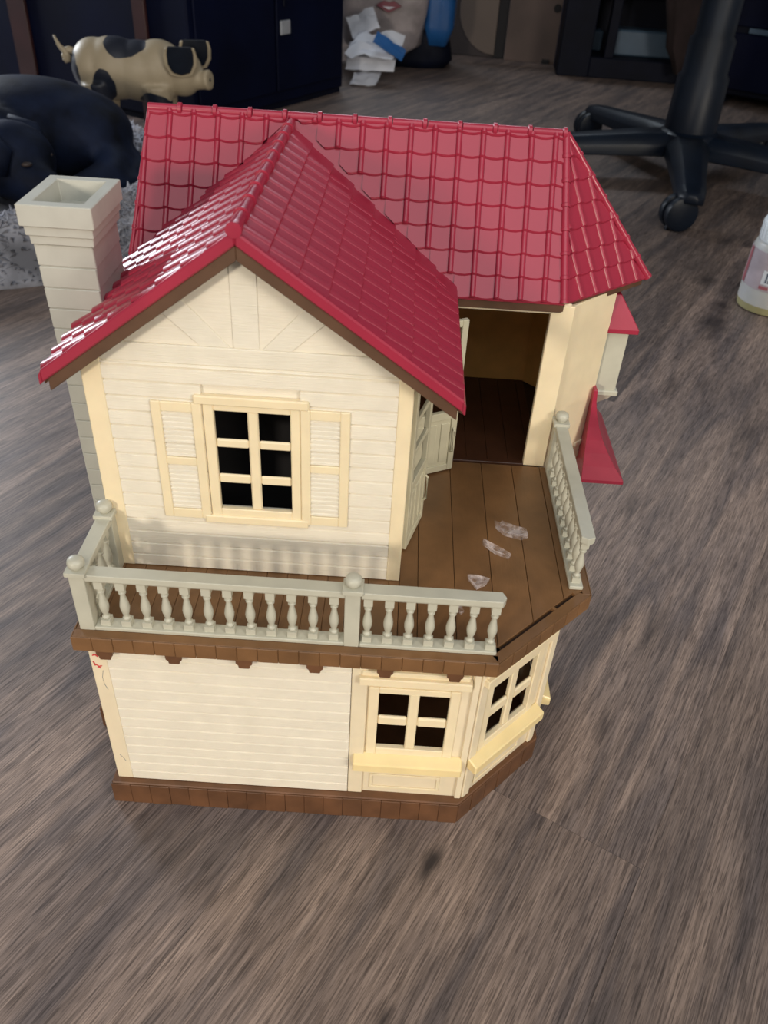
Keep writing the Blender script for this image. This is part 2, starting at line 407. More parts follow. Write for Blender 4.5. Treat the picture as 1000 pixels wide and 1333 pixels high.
def bay(F, u0, u1, cx, name, sill=(0, 0)):
    """bay wall with its four-pane window, cornice, sill and recessed panel"""
    m = MB(); a0, a1 = cx - 2.51, cx + 2.51; b0, b1 = 8.2, 14.36
    for q in ((u0, a0 - .4, Z0, ZD), (a1 + .4, u1, Z0, ZD), (a0 - .4, a1 + .4, Z0, b0 - .4), (a0 - .4, a1 + .4, b1 + .4, ZD)): m.box(F, *q, -.5, 0)
    wall = part(m, name, 'cream', bevel=0)
    part(MB().box(F, u0, cx - 3.36, Z0, ZD, 0, .22), 'pilaster', 'cream', wall)
    part(MB().box(F, cx + 3.95, u1, Z0, ZD, 0, .22), 'pilaster', 'cream', wall)
    m = MB()
    for q in ((a0 - .72, a0, b0 - .75, b1 + .6), (a1, a1 + .72, b0 - .75, b1 + .6), (a0, a1, b0 - .75, b0), (a0, a1, b1, b1 + .6)): m.box(F, *q, -.30, .16)
    wf = part(m, 'window_frame', 'trim', wall, .06)
    part(MB().box(F, cx - .37, cx + .37, b0, b1, -.28, .08), 'muntin', 'trim', wf, .08)
    for s in (-1, 1):
        part(MB().box(F, cx + (.37 if s > 0 else -2.51), cx + (2.51 if s > 0 else -.37), 10.78, 11.72, -.26, .06), 'muntin', 'trim', wf, .12)
    m = MB().hexa([F(u, v, ww) for u in (cx - 4.15, cx + 4.05) for ww, v in ((-.02, 6.35), (1.0, 6.25), (-.02, 7.55), (1.0, 7.15))])
    part(m, 'window_sill', 'sill', wall, .09)
    m = MB().box(F, cx - 3.95, cx + 3.85, 15.62, 16.35, 0, .62).box(F, cx - 3.8, cx + 3.7, 16.35, 16.8, 0, .35)
    part(m, 'window_cornice', 'trim', wall, .07)
    m = MB()
    for q in ((cx - 2.8, cx + 2.65, 4.55, 4.8), (cx - 2.8, cx + 2.65, 3.0, 3.25), (cx - 2.8, cx - 2.55, 3.25, 4.55), (cx + 2.4, cx + 2.65, 3.25, 4.55)): m.box(F, *q, 0, .10)
    part(m, 'panel_moulding', 'trim', wall, .03)
    for q in (cx - 3.3, cx + 3.2): part(MB().box(F, q, q + .5, 5.6, 6.3, .0, .55), 'sill_bracket', 'trim', wall, .06)
    return wall
bay(FRONT, 18.1, 27.0, 22.56, 'bay_wall_front')
bay(CH, 0.0, 8.74, 4.15, 'bay_wall_corner')
bay(RIGHT, 0.0, 8.74, 4.45, 'bay_wall_right')
part(MB().box(RIGHT, 8.74, 32.0, Z0, ZD, -.5, 0), 'right_wall_lower', 'cream')
part(MB().box(FRONT, .6, 33, Z0, ZD - .2, -22.2, -21.8), 'inner_wall', 'inner_wall')

# deck
deck_poly = [(-.40, -1.05), (27.75, -1.05), (34.92, 6.1), (34.92, 22.3), (-.40, 22.3)]
deck = part(MB().prism(WORLD, deck_poly, ZD, ZT - .32), 'deck', 'gap_dark', bevel=0.05)
for k in range(21):
    u0 = -.5 + 1.37 * k; u1 = min(u0 + 1.355, 27.8)
    if u1 > u0: part(MB().box(Frame(0, -1.05, 0), u0, u1, ZD - .02, ZT, 0, .10 + .015 * (k % 2)), 'edge_board', 'wood_brown', deck, .04)
F = Frame(27.75, -1.05, 45)
for k in range(7):
    part(MB().box(F, .03 + 1.45 * k, min(1.45 * k + 1.43, 10.13), ZD - .02, ZT, 0, .10), 'edge_board', 'wood_brown', deck, .04)
F = Frame(34.92, 6.1, 90)
for k in range(10): part(MB().box(F, .02 + 1.62 * k, 1.62 * k + 1.6, ZD - .02, ZT, 0, .10), 'edge_board', 'wood_brown', deck, .04)
F = Frame(-.40, 6.3, 270)
for k in range(5): part(MB().box(F, .02 + 1.47 * k, 1.47 * k + 1.45, ZD - .02, ZT, 0, .10), 'edge_board', 'wood_brown', deck, .04)
# rim, interrupted by the two empty sockets of the missing corner railing
part(MB().box(WORLD, -.40, 27.75, -1.05, -.35, ZT - .34, ZT), 'deck_rim', 'wood_brown', deck, .03)
CF = Frame(27.75, -1.05, 45)
m = MB().prism(Free((0, 0, 0), (1, 0, 0), (0, 1, 0), (0, 0, 1)), [(27.75, -1.05), (34.92, 6.1), (34.10, 6.35), (27.35, -.40)], ZT - .34, ZT)
part(m, 'deck_rim', 'wood_brown', deck, .03)
for (s0, s1) in ((-.9, .75), (6.55, 6.8), (9.0, 10.0)): part(MB().box(CF, s0 + .35, s1 + .35, ZT - .34, ZT - .01, -1.06, -.72), 'deck_rim', 'wood_brown', deck, .02)
part(MB().prism(WORLD, [(26.6, -.36), (27.42, -.36), (28.0, .22), (27.66, .56), (26.9, .1)], ZT - .34, ZT - .01), 'deck_rim', 'wood_brown', deck, .02)
part(MB().box(WORLD, 34.35, 34.92, 6.2, 22.3, ZT - .34, ZT), 'deck_rim', 'wood_brown', deck, .03)
# planks run in depth; their front ends are cut along the corner
def clip_plank(x0, x1, y0, y1):
    lim = lambda x: x - 28.80 + 1.46
    pts = [(x0, max(y0, lim(x0))), (x1, max(y0, lim(x1))), (x1, y1), (x0, y1)]
    if lim(x0) < y0 < lim(x1): pts = [(x0, y0), (y0 + 28.80 - 1.46, y0), (x1, lim(x1)), (x1, y1), (x0, y1)]
    part(MB().prism(WORLD, pts, ZT - .34, ZT - .02), 'deck_plank', 'wood_brown', deck, .025)
x = -.36
while x < 20.9:
    clip_plank(x + .02, min(x + 1.47, 20.98), -.33, YU - .02); x += 1.47
edges = [21.0, 22.35, 25.03, 27.78, 30.45, 32.9, 34.33]
for a, b in zip(edges, edges[1:]):
    clip_plank(a + .02, b - .02, -.33, 22.28)
for cx in (1.45, 6.1, 10.83, 15.6, 20.34, 25.05):
    m = MB().prism(FRONT, [(cx - .58, ZD), (cx - .55, ZD - .60), (cx - .42, ZD - .66), (cx - .36, ZD - .98), (cx + .36, ZD - .98), (cx + .42, ZD - .66), (cx + .55, ZD - .60), (cx + .58, ZD)], .2, .98)
    part(m, 'corbel', 'plinth_brown', deck, .05)

# railings
def baluster_mesh():
    m = MB()
    m.box(WORLD, -.31, .31, -.31, .31, 0, .48)
    m.lathe((0, 0, 0), [(.20, .48), (.27, .56), (.27, .66), (.17, .74), (.15, .82), (.23, 1.05), (.31, 1.4), (.33, 1.65), (.29, 1.95), (.21, 2.35), (.16, 2.65), (.16, 2.76), (.25, 2.82), (.26, 2.94), (.18, 3.0), (.18, 3.06), (.27, 3.12), (.28, 3.26)], 12)
    m.box(WORLD, -.29, .29, -.29, .29, 3.26, 3.95)
    return m.mesh('baluster', 'rail', 0.0, True)
BAL = baluster_mesh()
ZB = ZT + .30
def rail_post(parent, x, y):
    m = MB().box(WORLD, x - .5, x + .5, y - .5, y + .5, ZT - .02, 23.95)
    p = part(m, 'post', 'rail', parent, .04)
def post_cap(parent, x, y):
    m = MB().box(WORLD, x - .66, x + .66, y - .66, y + .66, 23.95, 24.3)
    m.lathe((x, y, 0), [(.36, 24.3), (.36, 24.42), (.52, 24.5), (.56, 24.72), (.5, 24.95), (.3, 25.08), (.02, 25.1)], 18)
    part(m, 'post_cap', 'rail', parent, 0.03, True)
def rail_run(name, p0, p1, bals, cut=0.0):
    d = Vector((p1[0] - p0[0], p1[1] - p0[1], 0)); ln = d.length; ang = math.degrees(math.atan2(d.y, d.x))
    F = Frame(p0[0], p0[1], ang)
    base = part(MB().box(F, 0, ln + .15 * (cut > 0), ZT - .01, ZB, -.5, .5), name, 'rail', house, .05)
    top = [(0, -.45), (0, .45), (ln, .45), (ln + .25 * (cut > 0), .0), (ln, -.45)]
    m = MB(); a = m.vs([F(u, 23.42, ww * .8) for u, ww in top]); b = m.vs([F(u, 23.6, ww * 1.1) for u, ww in top]); c = m.vs([F(u, 24.08, ww * 1.1) for u, ww in top])
    n = len(top); m.face(a[::-1]); m.face(c)
    for lo, hi in ((a, b), (b, c)):
        for i in range(n): m.face([lo[i], lo[(i + 1) % n], hi[(i + 1) % n], hi[i]])
    part(m, 'top_rail', 'rail', base, .04)
    for t in bals:
        pt = F(t, 0, 0); link('baluster', BAL, base, at((pt.x, pt.y, ZB - .01), math.radians(ang)))
    return base
r1 = rail_run('railing', (.95, .12), (17.45, .12), [1.67 - .95 + 1.372 * k for k in range(12)])
for q in ((.45, .12), (17.95, .12)): rail_post(r1, *q); post_cap(r1, *q)
r2 = rail_run('railing', (18.5, .12), (27.45, .12), [.45 + 1.365 * k for k in range(7)], 1)
r3 = rail_run('railing', (.45, 5.5), (.45, .6), [.55, 1.75, 2.95, 4.1])
rail_post(r3, .45, 5.95); post_cap(r3, .45, 5.95)
r4 = rail_run('railing', (33.9, 21.4), (33.9, 6.75), [.7 + 1.34 * k for k in range(11)], 1)
rail_post(r4, 33.9, 21.85); post_cap(r4, 33.9, 21.85)

# upper front block
XL, XR, XM = .46, 20.98, 10.7
XEL, ZEL, XER, ZER, ZGR = -1.4, 35.25, 23.9, 35.0, 44.35     # eaves and ridge of the gable roof
def zr(x): return ZGR - (x - XM) * (ZGR - ZER) / (XER - XM) if x > XM else ZGR - (XM - x) * (ZGR - ZEL) / (XM - XEL)
m = MB(); a0, a1, b0, b1 = 8.45, 13.30, 24.9, 32.65
for q in ((XL, a0 - .4, ZT, 35.6), (a1 + .4, XR, ZT, 35.6), (a0 - .4, a1 + .4, ZT, b0 - .4), (a0 - .4, a1 + .4, b1 + .4, 35.6)): m.box(UP, *q, -.7, -.02)
m.prism(UP, [(XL, 35.6), (XR, 35.6), (XR, zr(XR) - .5), (XM, zr(XM) - .5), (XL, zr(XL) - .5)], -.7, -.02)
gable = part(m, 'front_wall_upper', 'siding', bevel=0)
v = ZT
while v < 35.5:
    pit = min(1.085, 35.75 - v)
    if v + pit < 23.75 or v > 33.75: board(UP, 1.75, 20.02, v, pit, gable)
    else:
        board(UP, 1.75, 7.75, v, pit, gable); board(UP, 13.95, 20.02, v, pit, gable)
    v += 1.085
part(MB().box(UP, 7.7, 14.0, 23.0, 23.9, -.05, .02), 'wall_patch', 'siding', gable)
part(MB().box(UP, 1.75, 20.02, 35.72, 36.95, -.02, .16), 'gable_band', 'siding', gable)
part(MB().prism(UP, [(XL, ZT), (1.75, ZT), (1.75, zr(1.75) - .5), (XL, zr(XL) - .5)], -.6, .26), 'corner_post', 'trim', house)
part(MB().prism(UP, [(20.02, ZT), (XR, ZT), (XR, zr(XR) - .5), (20.02, zr(20.02) - .5)], -.6, .26), 'corner_post', 'trim', house)
part(MB().box(UP, 9.95, 11.52, 36.95, 43.2, -.02, .06), 'king_post', 'siding', gable, .03)
part(MB().prism(UP, [(11.7, 36.95), (13.46, 36.95), (15.6, 38.95), (14.35, 39.85)], -.02, .07), 'brace', 'siding', gable, .03)
part(MB().prism(UP, [(9.75, 36.95), (7.95, 36.95), (5.85, 38.95), (7.1, 39.85)], -.02, .07), 'brace', 'siding', gable, .03)
m = MB()
for q in ((7.78, a0, 24.2, 33.2), (a1, 13.95, 24.2, 33.2), (a0, a1, 24.2, b0), (a0, a1, b1, 33.2)): m.box(UP, *q, -.12, .30)
wf = part(m, 'window_frame', 'trim', gable, .06)
part(MB().box(UP, 7.26, 14.5, 33.12, 33.75, -.02, .46), 'window_head', 'trim', wf, .08)
part(MB().box(UP, 7.3, 14.42, 23.72, 24.35, -.02, .46), 'window_base', 'trim', wf, .08)
part(MB().box(UP, 10.56, 11.25, b0, b1, -.10, .22), 'muntin', 'trim', wf, .10)
for z0, z1 in ((29.83, 30.47), (27.0, 27.7)):
    for s0, s1 in ((a0, 10.56), (11.25, a1)): part(MB().box(UP, s0, s1, z0, z1, -.08, .18), 'muntin', 'trim', wf, .10)
def shutter(x0, x1):
    m = MB(); st = .62
    for q in ((x0, x0 + st, 24.0, 33.15), (x1 - st, x1, 24.0, 33.15), (x0 + st, x1 - st, 24.0, 24.75), (x0 + st, x1 - st, 28.4, 29.0), (x0 + st, x1 - st, 32.45, 33.15)): m.box(UP, *q, -.02, .40)
    m.box(UP, x0 + st, x1 - st, 24.7, 32.5, -.02, .08)
    sh = part(m, 'shutter', 'trim', house, .05)
    for b, t in ((24.75, 28.4), (29.0, 32.45)):
        n = 10; p = (t - b) / n
        for k in range(n):
            z = b + k * p
            part(MB().hexa([UP(u, zz, ww) for u in (x0 + st, x1 - st) for ww, zz in ((.05, z + p * .95), (.30, z + p * .12), (.05, z + p * 1.0), (.30, z + p * .55))]), 'slat', 'siding', sh, 0)
shutter(4.52, 7.72); shutter(13.95, 17.1)
# side walls of the upper block
lu = part(MB().box(Frame(XL, YU + .7, 270), -31, 0, ZT, 34.6, -.6, 0), 'left_wall_upper', 'siding')
v = ZT
while v < 34:
    board(Frame(XL, 0, 270), -12.0, -YU - .65, v, min(1.085, 34.6 - v), lu, .1); board(Frame(XL, 0, 270), -38, -17.4, v, min(1.085, 34.6 - v), lu, .1); v += 1.085
SR = Frame(XR, YU, 90)
m = MB().box(SR, 0, 3.1, ZT, 34.0, -.6, 0).box(SR, 12.5, 15.9, ZT, 34.0, -.6, 0).box(SR, 3.1, 12.5, 33.4, 35.0, -.6, 0)
part(m, 'right_wall_upper', 'cream')
part(MB().box(WORLD, XL + .7, XR - .7, 12.0, 12.3, ZT, 35.0), 'shade_backing', 'hole')  # added near-black sheet; its colour stands in for the dark room's shade
part(MB().box(SR, 3.0, 12.6, ZT - .01, ZT + .12, -1.2, .1), 'door_threshold', 'door')
def door_leaf(hx, hy, tx, ty, knob_end):
    d = Vector((tx - hx, ty - hy, 0)); ln = 4.56; F = Frame(hx, hy, math.degrees(math.atan2(d.y, d.x)))
    st = .55; zb, zt = ZT + .14, 33.2
    m = MB()
    for q in ((0, st, zb, zt), (ln - st, ln, zb, zt), (st, ln - st, zb, zb + .6), (st, ln - st, 24.5, 25.2), (st, ln - st, zt - .55, zt)): m.box(F, *q, -.2, .2)
    leaf = part(m, 'door', 'door', house, .04)
    part(MB().box(F, st, ln - st, zb + .6, 24.5, -.08, .08), 'door_panel', 'door', leaf, .02)
    for k in range(3):
        u = st + .25 + k * 1.15
        part(MB().box(F, u, u + .75, zb + .95, 24.1, -.16, .16), 'door_moulding', 'door', leaf, .05)
    for z in (27.5, 30.0):
        part(MB().box(F, st, ln - st, z, z + .4, -.14, .14), 'muntin', 'door', leaf, .04)
    k = F(knob_end, 24.0, .32)
    m = MB().tube([F(knob_end, 21.2, .2), F(knob_end, 21.4, .42), F(knob_end, 23.4, .42), F(knob_end, 23.6, .2)], .10, 8)
    part(m, 'door_handle', 'door', leaf, 0, True)
door_leaf(21.17, 9.75, 22.35, 13.82, 4.2)
door_leaf(21.02, 19.05, 25.04, 21.10, 4.2)

# main block behind: column, corner panel, inside, side wall with oriel
col = part(MB().box(Frame(31.48, 22.4, 0), 0, 1.83, ZT - .02, 34.1, -.6, 0), 'column', 'trim')
MC = Frame(33.2, 22.75, 45)
cp = part(MB().box(MC, -.2, 6.05, 17.6, 34.0, -.5, 0), 'corner_wall', 'trim')
part(MB().box(MC, 4.6, 6.1, ZT - .05, ZT + .4, -.3, .16), 'corner_moulding', 'cream', cp, .05)
part(MB().box(Frame(0, 22.4, 0), XL, 21.6, ZT, 34, -.5, 0), 'main_front_wall', 'cream')
part(MB().box(Frame(0, 22.4, 0), 21.5, 33.0, 33.4, 34.3, -.5, -.05), 'opening_header', 'cream')
part(MB().box(Frame(0, 38.0, 0), XL, 37.3, 17.6, 34.3, -.5, 0), 'main_back_wall', 'inner_wall')
part(MB().box(Frame(0, 38.1, 0), XL, 33.1, Z0, 17.6, -.5, 0), 'lower_back_wall', 'cream')
part(MB().box(Frame(33.0, 37.9, 135), -5.5, 0, ZT, 34.0, -.2, .2), 'inner_corner_wall', 'inner_wall')
part(MB().box(Frame(37.45, 27.0, 90), 0, 11.4, 16.6, 34.0, -.5, 0), 'main_right_wall', 'cream')
part(MB().box(Frame(XL, 22.4, 270), -16, 0, Z0, 34.3, -.6, 0), 'main_left_wall', 'siding')
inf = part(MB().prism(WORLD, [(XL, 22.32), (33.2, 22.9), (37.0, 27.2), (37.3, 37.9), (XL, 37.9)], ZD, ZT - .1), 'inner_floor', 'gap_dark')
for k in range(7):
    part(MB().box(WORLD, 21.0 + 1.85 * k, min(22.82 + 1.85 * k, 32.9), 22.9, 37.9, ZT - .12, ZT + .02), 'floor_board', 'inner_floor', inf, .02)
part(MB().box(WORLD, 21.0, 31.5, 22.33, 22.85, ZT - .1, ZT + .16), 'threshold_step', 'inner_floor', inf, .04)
part(MB().prism(WORLD, [(XL, 22.6), (32.6, 22.6), (37.2, 27), (37.2, 37.9), (XL, 37.9)], 34.0, 34.3), 'inner_ceiling', 'inner_wall')
m = MB().box(Frame(37.45, 27.5, 90), 0, 5.6, 24.2, 30.2, 0, 1.95)
ori = part(m, 'oriel', 'rail', house, .06)
part(MB().box(Frame(37.45, 27.5, 90), -.18, 5.78, 23.85, 24.35, 0, 2.2), 'oriel_ledge', 'rail', ori, .08)
part(MB().rings([[Vector(p) for p in q] for q in ([(37.4, 27.6, 23.9), (39.4, 27.6, 23.9), (39.4, 33, 23.9), (37.4, 33, 23.9)], [(37.4, 27.9, 23.3), (39.1, 27.9, 23.3), (39.1, 32.7, 23.3), (37.4, 32.7, 23.3)], [(37.4, 28.4, 22.3), (37.9, 28.4, 22.3), (37.9, 32.2, 22.3), (37.4, 32.2, 22.3)])]), 'oriel_bracket', 'rail', ori, .05)
part(MB().rings([[Vector(p) for p in q] for q in ([(37.4, 26.9, 30.05), (40.0, 26.9, 30.05), (40.0, 33.7, 30.05), (37.4, 33.7, 30.05)], [(37.4, 26.9, 30.45), (40.0, 26.9, 30.45), (40.0, 33.7, 30.45), (37.4, 33.7, 30.45)], [(37.4, 28.2, 33.0), (38.2, 28.2, 33.0), (38.2, 32.4, 33.0), (37.4, 32.4, 33.0)])]), 'oriel_roof', 'roof_red', ori, .05)
rr = []
def awn(t, z):                      # flared little porch roof, hipped at its front end
    f = 3.55 * (1 - t) ** 1.9 + .30; g = 2.4 * (1 - t) ** 1.6
    y0 = 26.0 - g; y1 = 33.0 + g
    return [Vector(p) for p in ((37.2, y0, z), (37.2 + f, y0, z), (37.2 + f, y1, z), (37.2, y1, z))]
rr.append(awn(0, 16.9)); 
for k in range(8): rr.append(awn(k / 7, 17.25 + 7.8 * k / 7))
aw = part(MB().rings(rr), 'porch_roof', 'roof_red', house, .03)

# ------------------------------------------------------------------ roofs
def tile_bm(pu, pv, side=1, rh=.20, st=.20, dipk=.11):
    roll = .44 * pu / 1.82 * side; pan = pu - roll
    us = [(0, 0), (pan * .33, 0), (pan * .66, 0), (pan, 0)] + [(pan + roll * (1 - cos(PI * i / 7)) / 2, rh * sin(PI * i / 7)) for i in range(1, 8)]
    bm = bmesh.new(); top, bot, frt, lip = [], [], [], []
    for u, hgt in us:
        dip = -dipk * sin(PI * min(u / pan, 1)) if u < pan else .0
        top.append(bm.verts.new((u, pv + .12, .02 + hgt * .9)))
        bot.append(bm.verts.new((u, dip + .11, st + hgt))); lip.append(bm.verts.new((u, dip, st * .45 + hgt * .9)))
        frt.append(bm.verts.new((u, dip, -.03)))
    for i in range(len(us) - 1):
        bm.faces.new([bot[i], bot[i + 1], top[i + 1], top[i]]); bm.faces.new([lip[i], lip[i + 1], bot[i + 1], bot[i]]); bm.faces.new([frt[i], frt[i + 1], lip[i + 1], lip[i]])
    return bm
TILES = [0]
def finish_tile(bm):
    for v in bm.verts: v.co *= S
    me = bpy.data.meshes.new('tile'); bm.to_mesh(me); bm.free(); me.materials.append(MATS['roof_red'])
    for p in me.polygons: p.use_smooth = True
    try: me.set_sharp_from_angle(angle=math.radians(30))
    except Exception: pass
    return me
def tile_slope(parent, O, U, V, poly, pu, pv, u0=0.0, v0=0.0, cutfun=None, tk={}, skip=None):
    """lay tiles on a slope: whole ones share a mesh, those on a border are cut to it. poly is a convex outline in (u, v), counter-clockwise"""
    O, U, V = Vector(O), Vector(U).normalized(), Vector(V).normalized(); Nn = U.cross(V)
    base = Matrix((U, V, Nn)).transposed().to_4x4()
    full = finish_tile(tile_bm(pu, pv, **tk))
    us = [p[0] for p in poly]; vs = [p[1] for p in poly]
    i0 = math.floor((min(us) - u0) / pu); i1 = math.ceil((max(us) - u0) / pu)
    j0 = 0; j1 = math.ceil((max(vs) - v0) / pv)
    for j in range(j0, j1):
        for i in range(i0, i1):
            u, v = u0 + i * pu, v0 + j * pv
            pl = cutfun(u + pu / 2, v + pv / 2) if cutfun else poly
            eds = [(pl[k], pl[(k + 1) % len(pl)]) for k in range(len(pl))]
            dist = []; 
            for (ax, ay), (bx, by) in eds:
                ln = math.hypot(bx - ax, by - ay); nx, ny = -(by - ay) / ln, (bx - ax) / ln
                ds = [(cx - ax) * nx + (cy - ay) * ny for cx, cy in ((u, v), (u + pu, v), (u, v + pv), (u + pu, v + pv))]
                dist.append((max(ds), min(ds), ax, ay, nx, ny))
            if any(d[0] < .12 for d in dist): continue
            if skip is not None and v >= skip[0] and dist[skip[1]][1] < -.80: continue
            M = base.copy(); M.translation = (O + U * u + V * v) * S
            cut = [d for d in dist if d[1] < -.02]
            cut = [d for d in cut if not (abs(d[4]) < .01 and d[5] > 0)]        # the eave never cuts
            if not cut: me = full
            else:
                bm = tile_bm(pu, pv, **tk)
                for d in cut:
                    bmesh.ops.bisect_plane(bm, geom=bm.verts[:] + bm.edges[:] + bm.faces[:], plane_co=(d[2] - u, d[3] - v, 0), plane_no=(-d[4], -d[5], 0), clear_outer=True)
                if len(bm.faces) < 2: bm.free(); continue
                me = finish_tile(bm)
            link('tile', me, parent, M); TILES[0] += 1
YE, ZE, YR, ZR = 22.05, 34.45, 28.98, 44.98            # main eave and ridge (surface under the tiles)
VL = math.hypot(YR - YE, ZR - ZE)
MV = Vector((0, (YR - YE) / VL, (ZR - ZE) / VL))
RA, RB, RC, RD = Vector((31.45, YR, ZR)), Vector((32.2, YE, ZE)), Vector((40.05, 28.9, ZE - .15)), Vector((40.05, 36.0, ZE - .15))
LA, LB = Vector((0.0, YR, ZR)), Vector((-1.05, YE, ZE))
KA, KB = Vector((31.45, 31.5, 44.9)), Vector((0, 31.5, 44.9))
# body under the tiles
m = MB(); dn = Vector((0, 0, -.12))
ro = [LB, RB, RC, RD, Vector((32.2, 40.2, ZE)), Vector((-1.05, 40.2, ZE))]
top = m.vs(ro); low = m.vs([p + dn for p in ro]); a, b_ = m.vs([LA, RA])
n = 6
for i in range(n): m.face([low[i], low[(i + 1) % n], top[(i + 1) % n], top[i]])
m.face(low[::-1]); m.face([top[0], top[1], b_, a]); m.face([top[1], top[2], b_]); m.face([top[2], top[3], b_]); m.face([top[3], top[4], b_]); m.face([top[4], top[5], a, b_]); m.face([top[5], top[0], a])
main = part(m, 'main_roof', 'roof_red', house, 0)
m = MB(); ins = [Vector((-.9, YE + .12, 0)), Vector((32.12, YE + .12, 0)), Vector((39.8, 28.95, 0)), Vector((39.5, 36, 0)), Vector((32, 39.8, 0)), Vector((-.7, 39.8, 0))]
m.rings([[p + Vector((0, 0, ZE - .14)) for p in ins], [p + Vector((0, 0, ZE - .80)) for p in ins]])
part(m, 'eave_board', 'roof_under', main, .04)
def vz(z): return (z - ZE) / (ZR - ZE) * VL
ZEG = 36.04
left_poly = [(-1.3, .0), (10.7, VL - .1), (.0, VL - .1)]
tile_slope(main, (0, YE, ZE), (1, 0, 0), MV, left_poly, 1.82, 1.735, -.03 - 1.82)
rp_hi = [(23.76, vz(ZEG)), (40, 0), (32.2 + 0 * 1, 0), (31.45, VL - .1), (11.17, VL - .1)]
def cutR(u, v):
    if v < vz(ZER + .1) + .9: return [(23.75, 0), (32.1, 0), (31.4, VL - .1), (23.75, VL - .1)]
    return [(23.75, vz(ZER)), (32.1, 0), (31.4, VL - .1), (XM + .3, VL - .1)]
tile_slope(main, (0, YE, ZE), (1, 0, 0), MV, [(10.9, 0), (32.1, 0), (31.4, VL - .1), (10.9, VL - .1)], 1.82, 1.735, -.03, 0, cutR, skip=(1.0, 3))
U = (RC - RB).normalized(); Nn = (RC - RB).cross(RA - RB).normalized(); V = Nn.cross(U)
au, av = (RA - RB).dot(U), (RA - RB).dot(V)
tile_slope(main, RB, U, V, [(0, 0), ((RC - RB).length, 0), (au, av)], 1.72, av / 7.0, .5)
# ridge and hip caps
def cap_run(parent, p0, p1, r, n, ring, taper=0.0, name='ridge_cap', mat='roof_red'):
    p0, p1 = Vector(p0), Vector(p1); d = (p1 - p0); ln = d.length / n; ax = d.normalized()
    for k in range(n):
        m = MB(); c = p0 + ax * ln * k
        if ring: prof = [(r, 0), (r, ln - .42), (r + .13, ln - .36), (r + .13, ln - .1), (r, ln - .04)]
        else: prof = [(r * (1 - taper), 0), (r * (1 + taper) - .0, ln - .22), (r * (1 + taper) + .05, ln - .18), (r * (1 + taper) + .05, ln + .05), (r * (1 - taper), ln + .06)]
        m.lathe(c, prof, 12, ax)
        m.build(name, mat, parent, 0, True)
cap_run(main, LA + Vector((-.1, 0, -.02)), RA + Vector((.1, 0, -.02)), .33, 12, True)
cap_run(main, RA + Vector((0, 0, .0)), RB + Vector((.05, -.1, .12)), .30, 7, False, .06, 'hip_cap')
cap_run(main, RA + Vector((0, 0, .0)), RC + Vector((.05, -.1, .12)), .30, 7, False, .06, 'hip_cap')
cap_run(main, LA + Vector((-.02, 0, 0)), LB + Vector((0, -.05, .1)), .16, 7, False, .05, 'verge_cap')
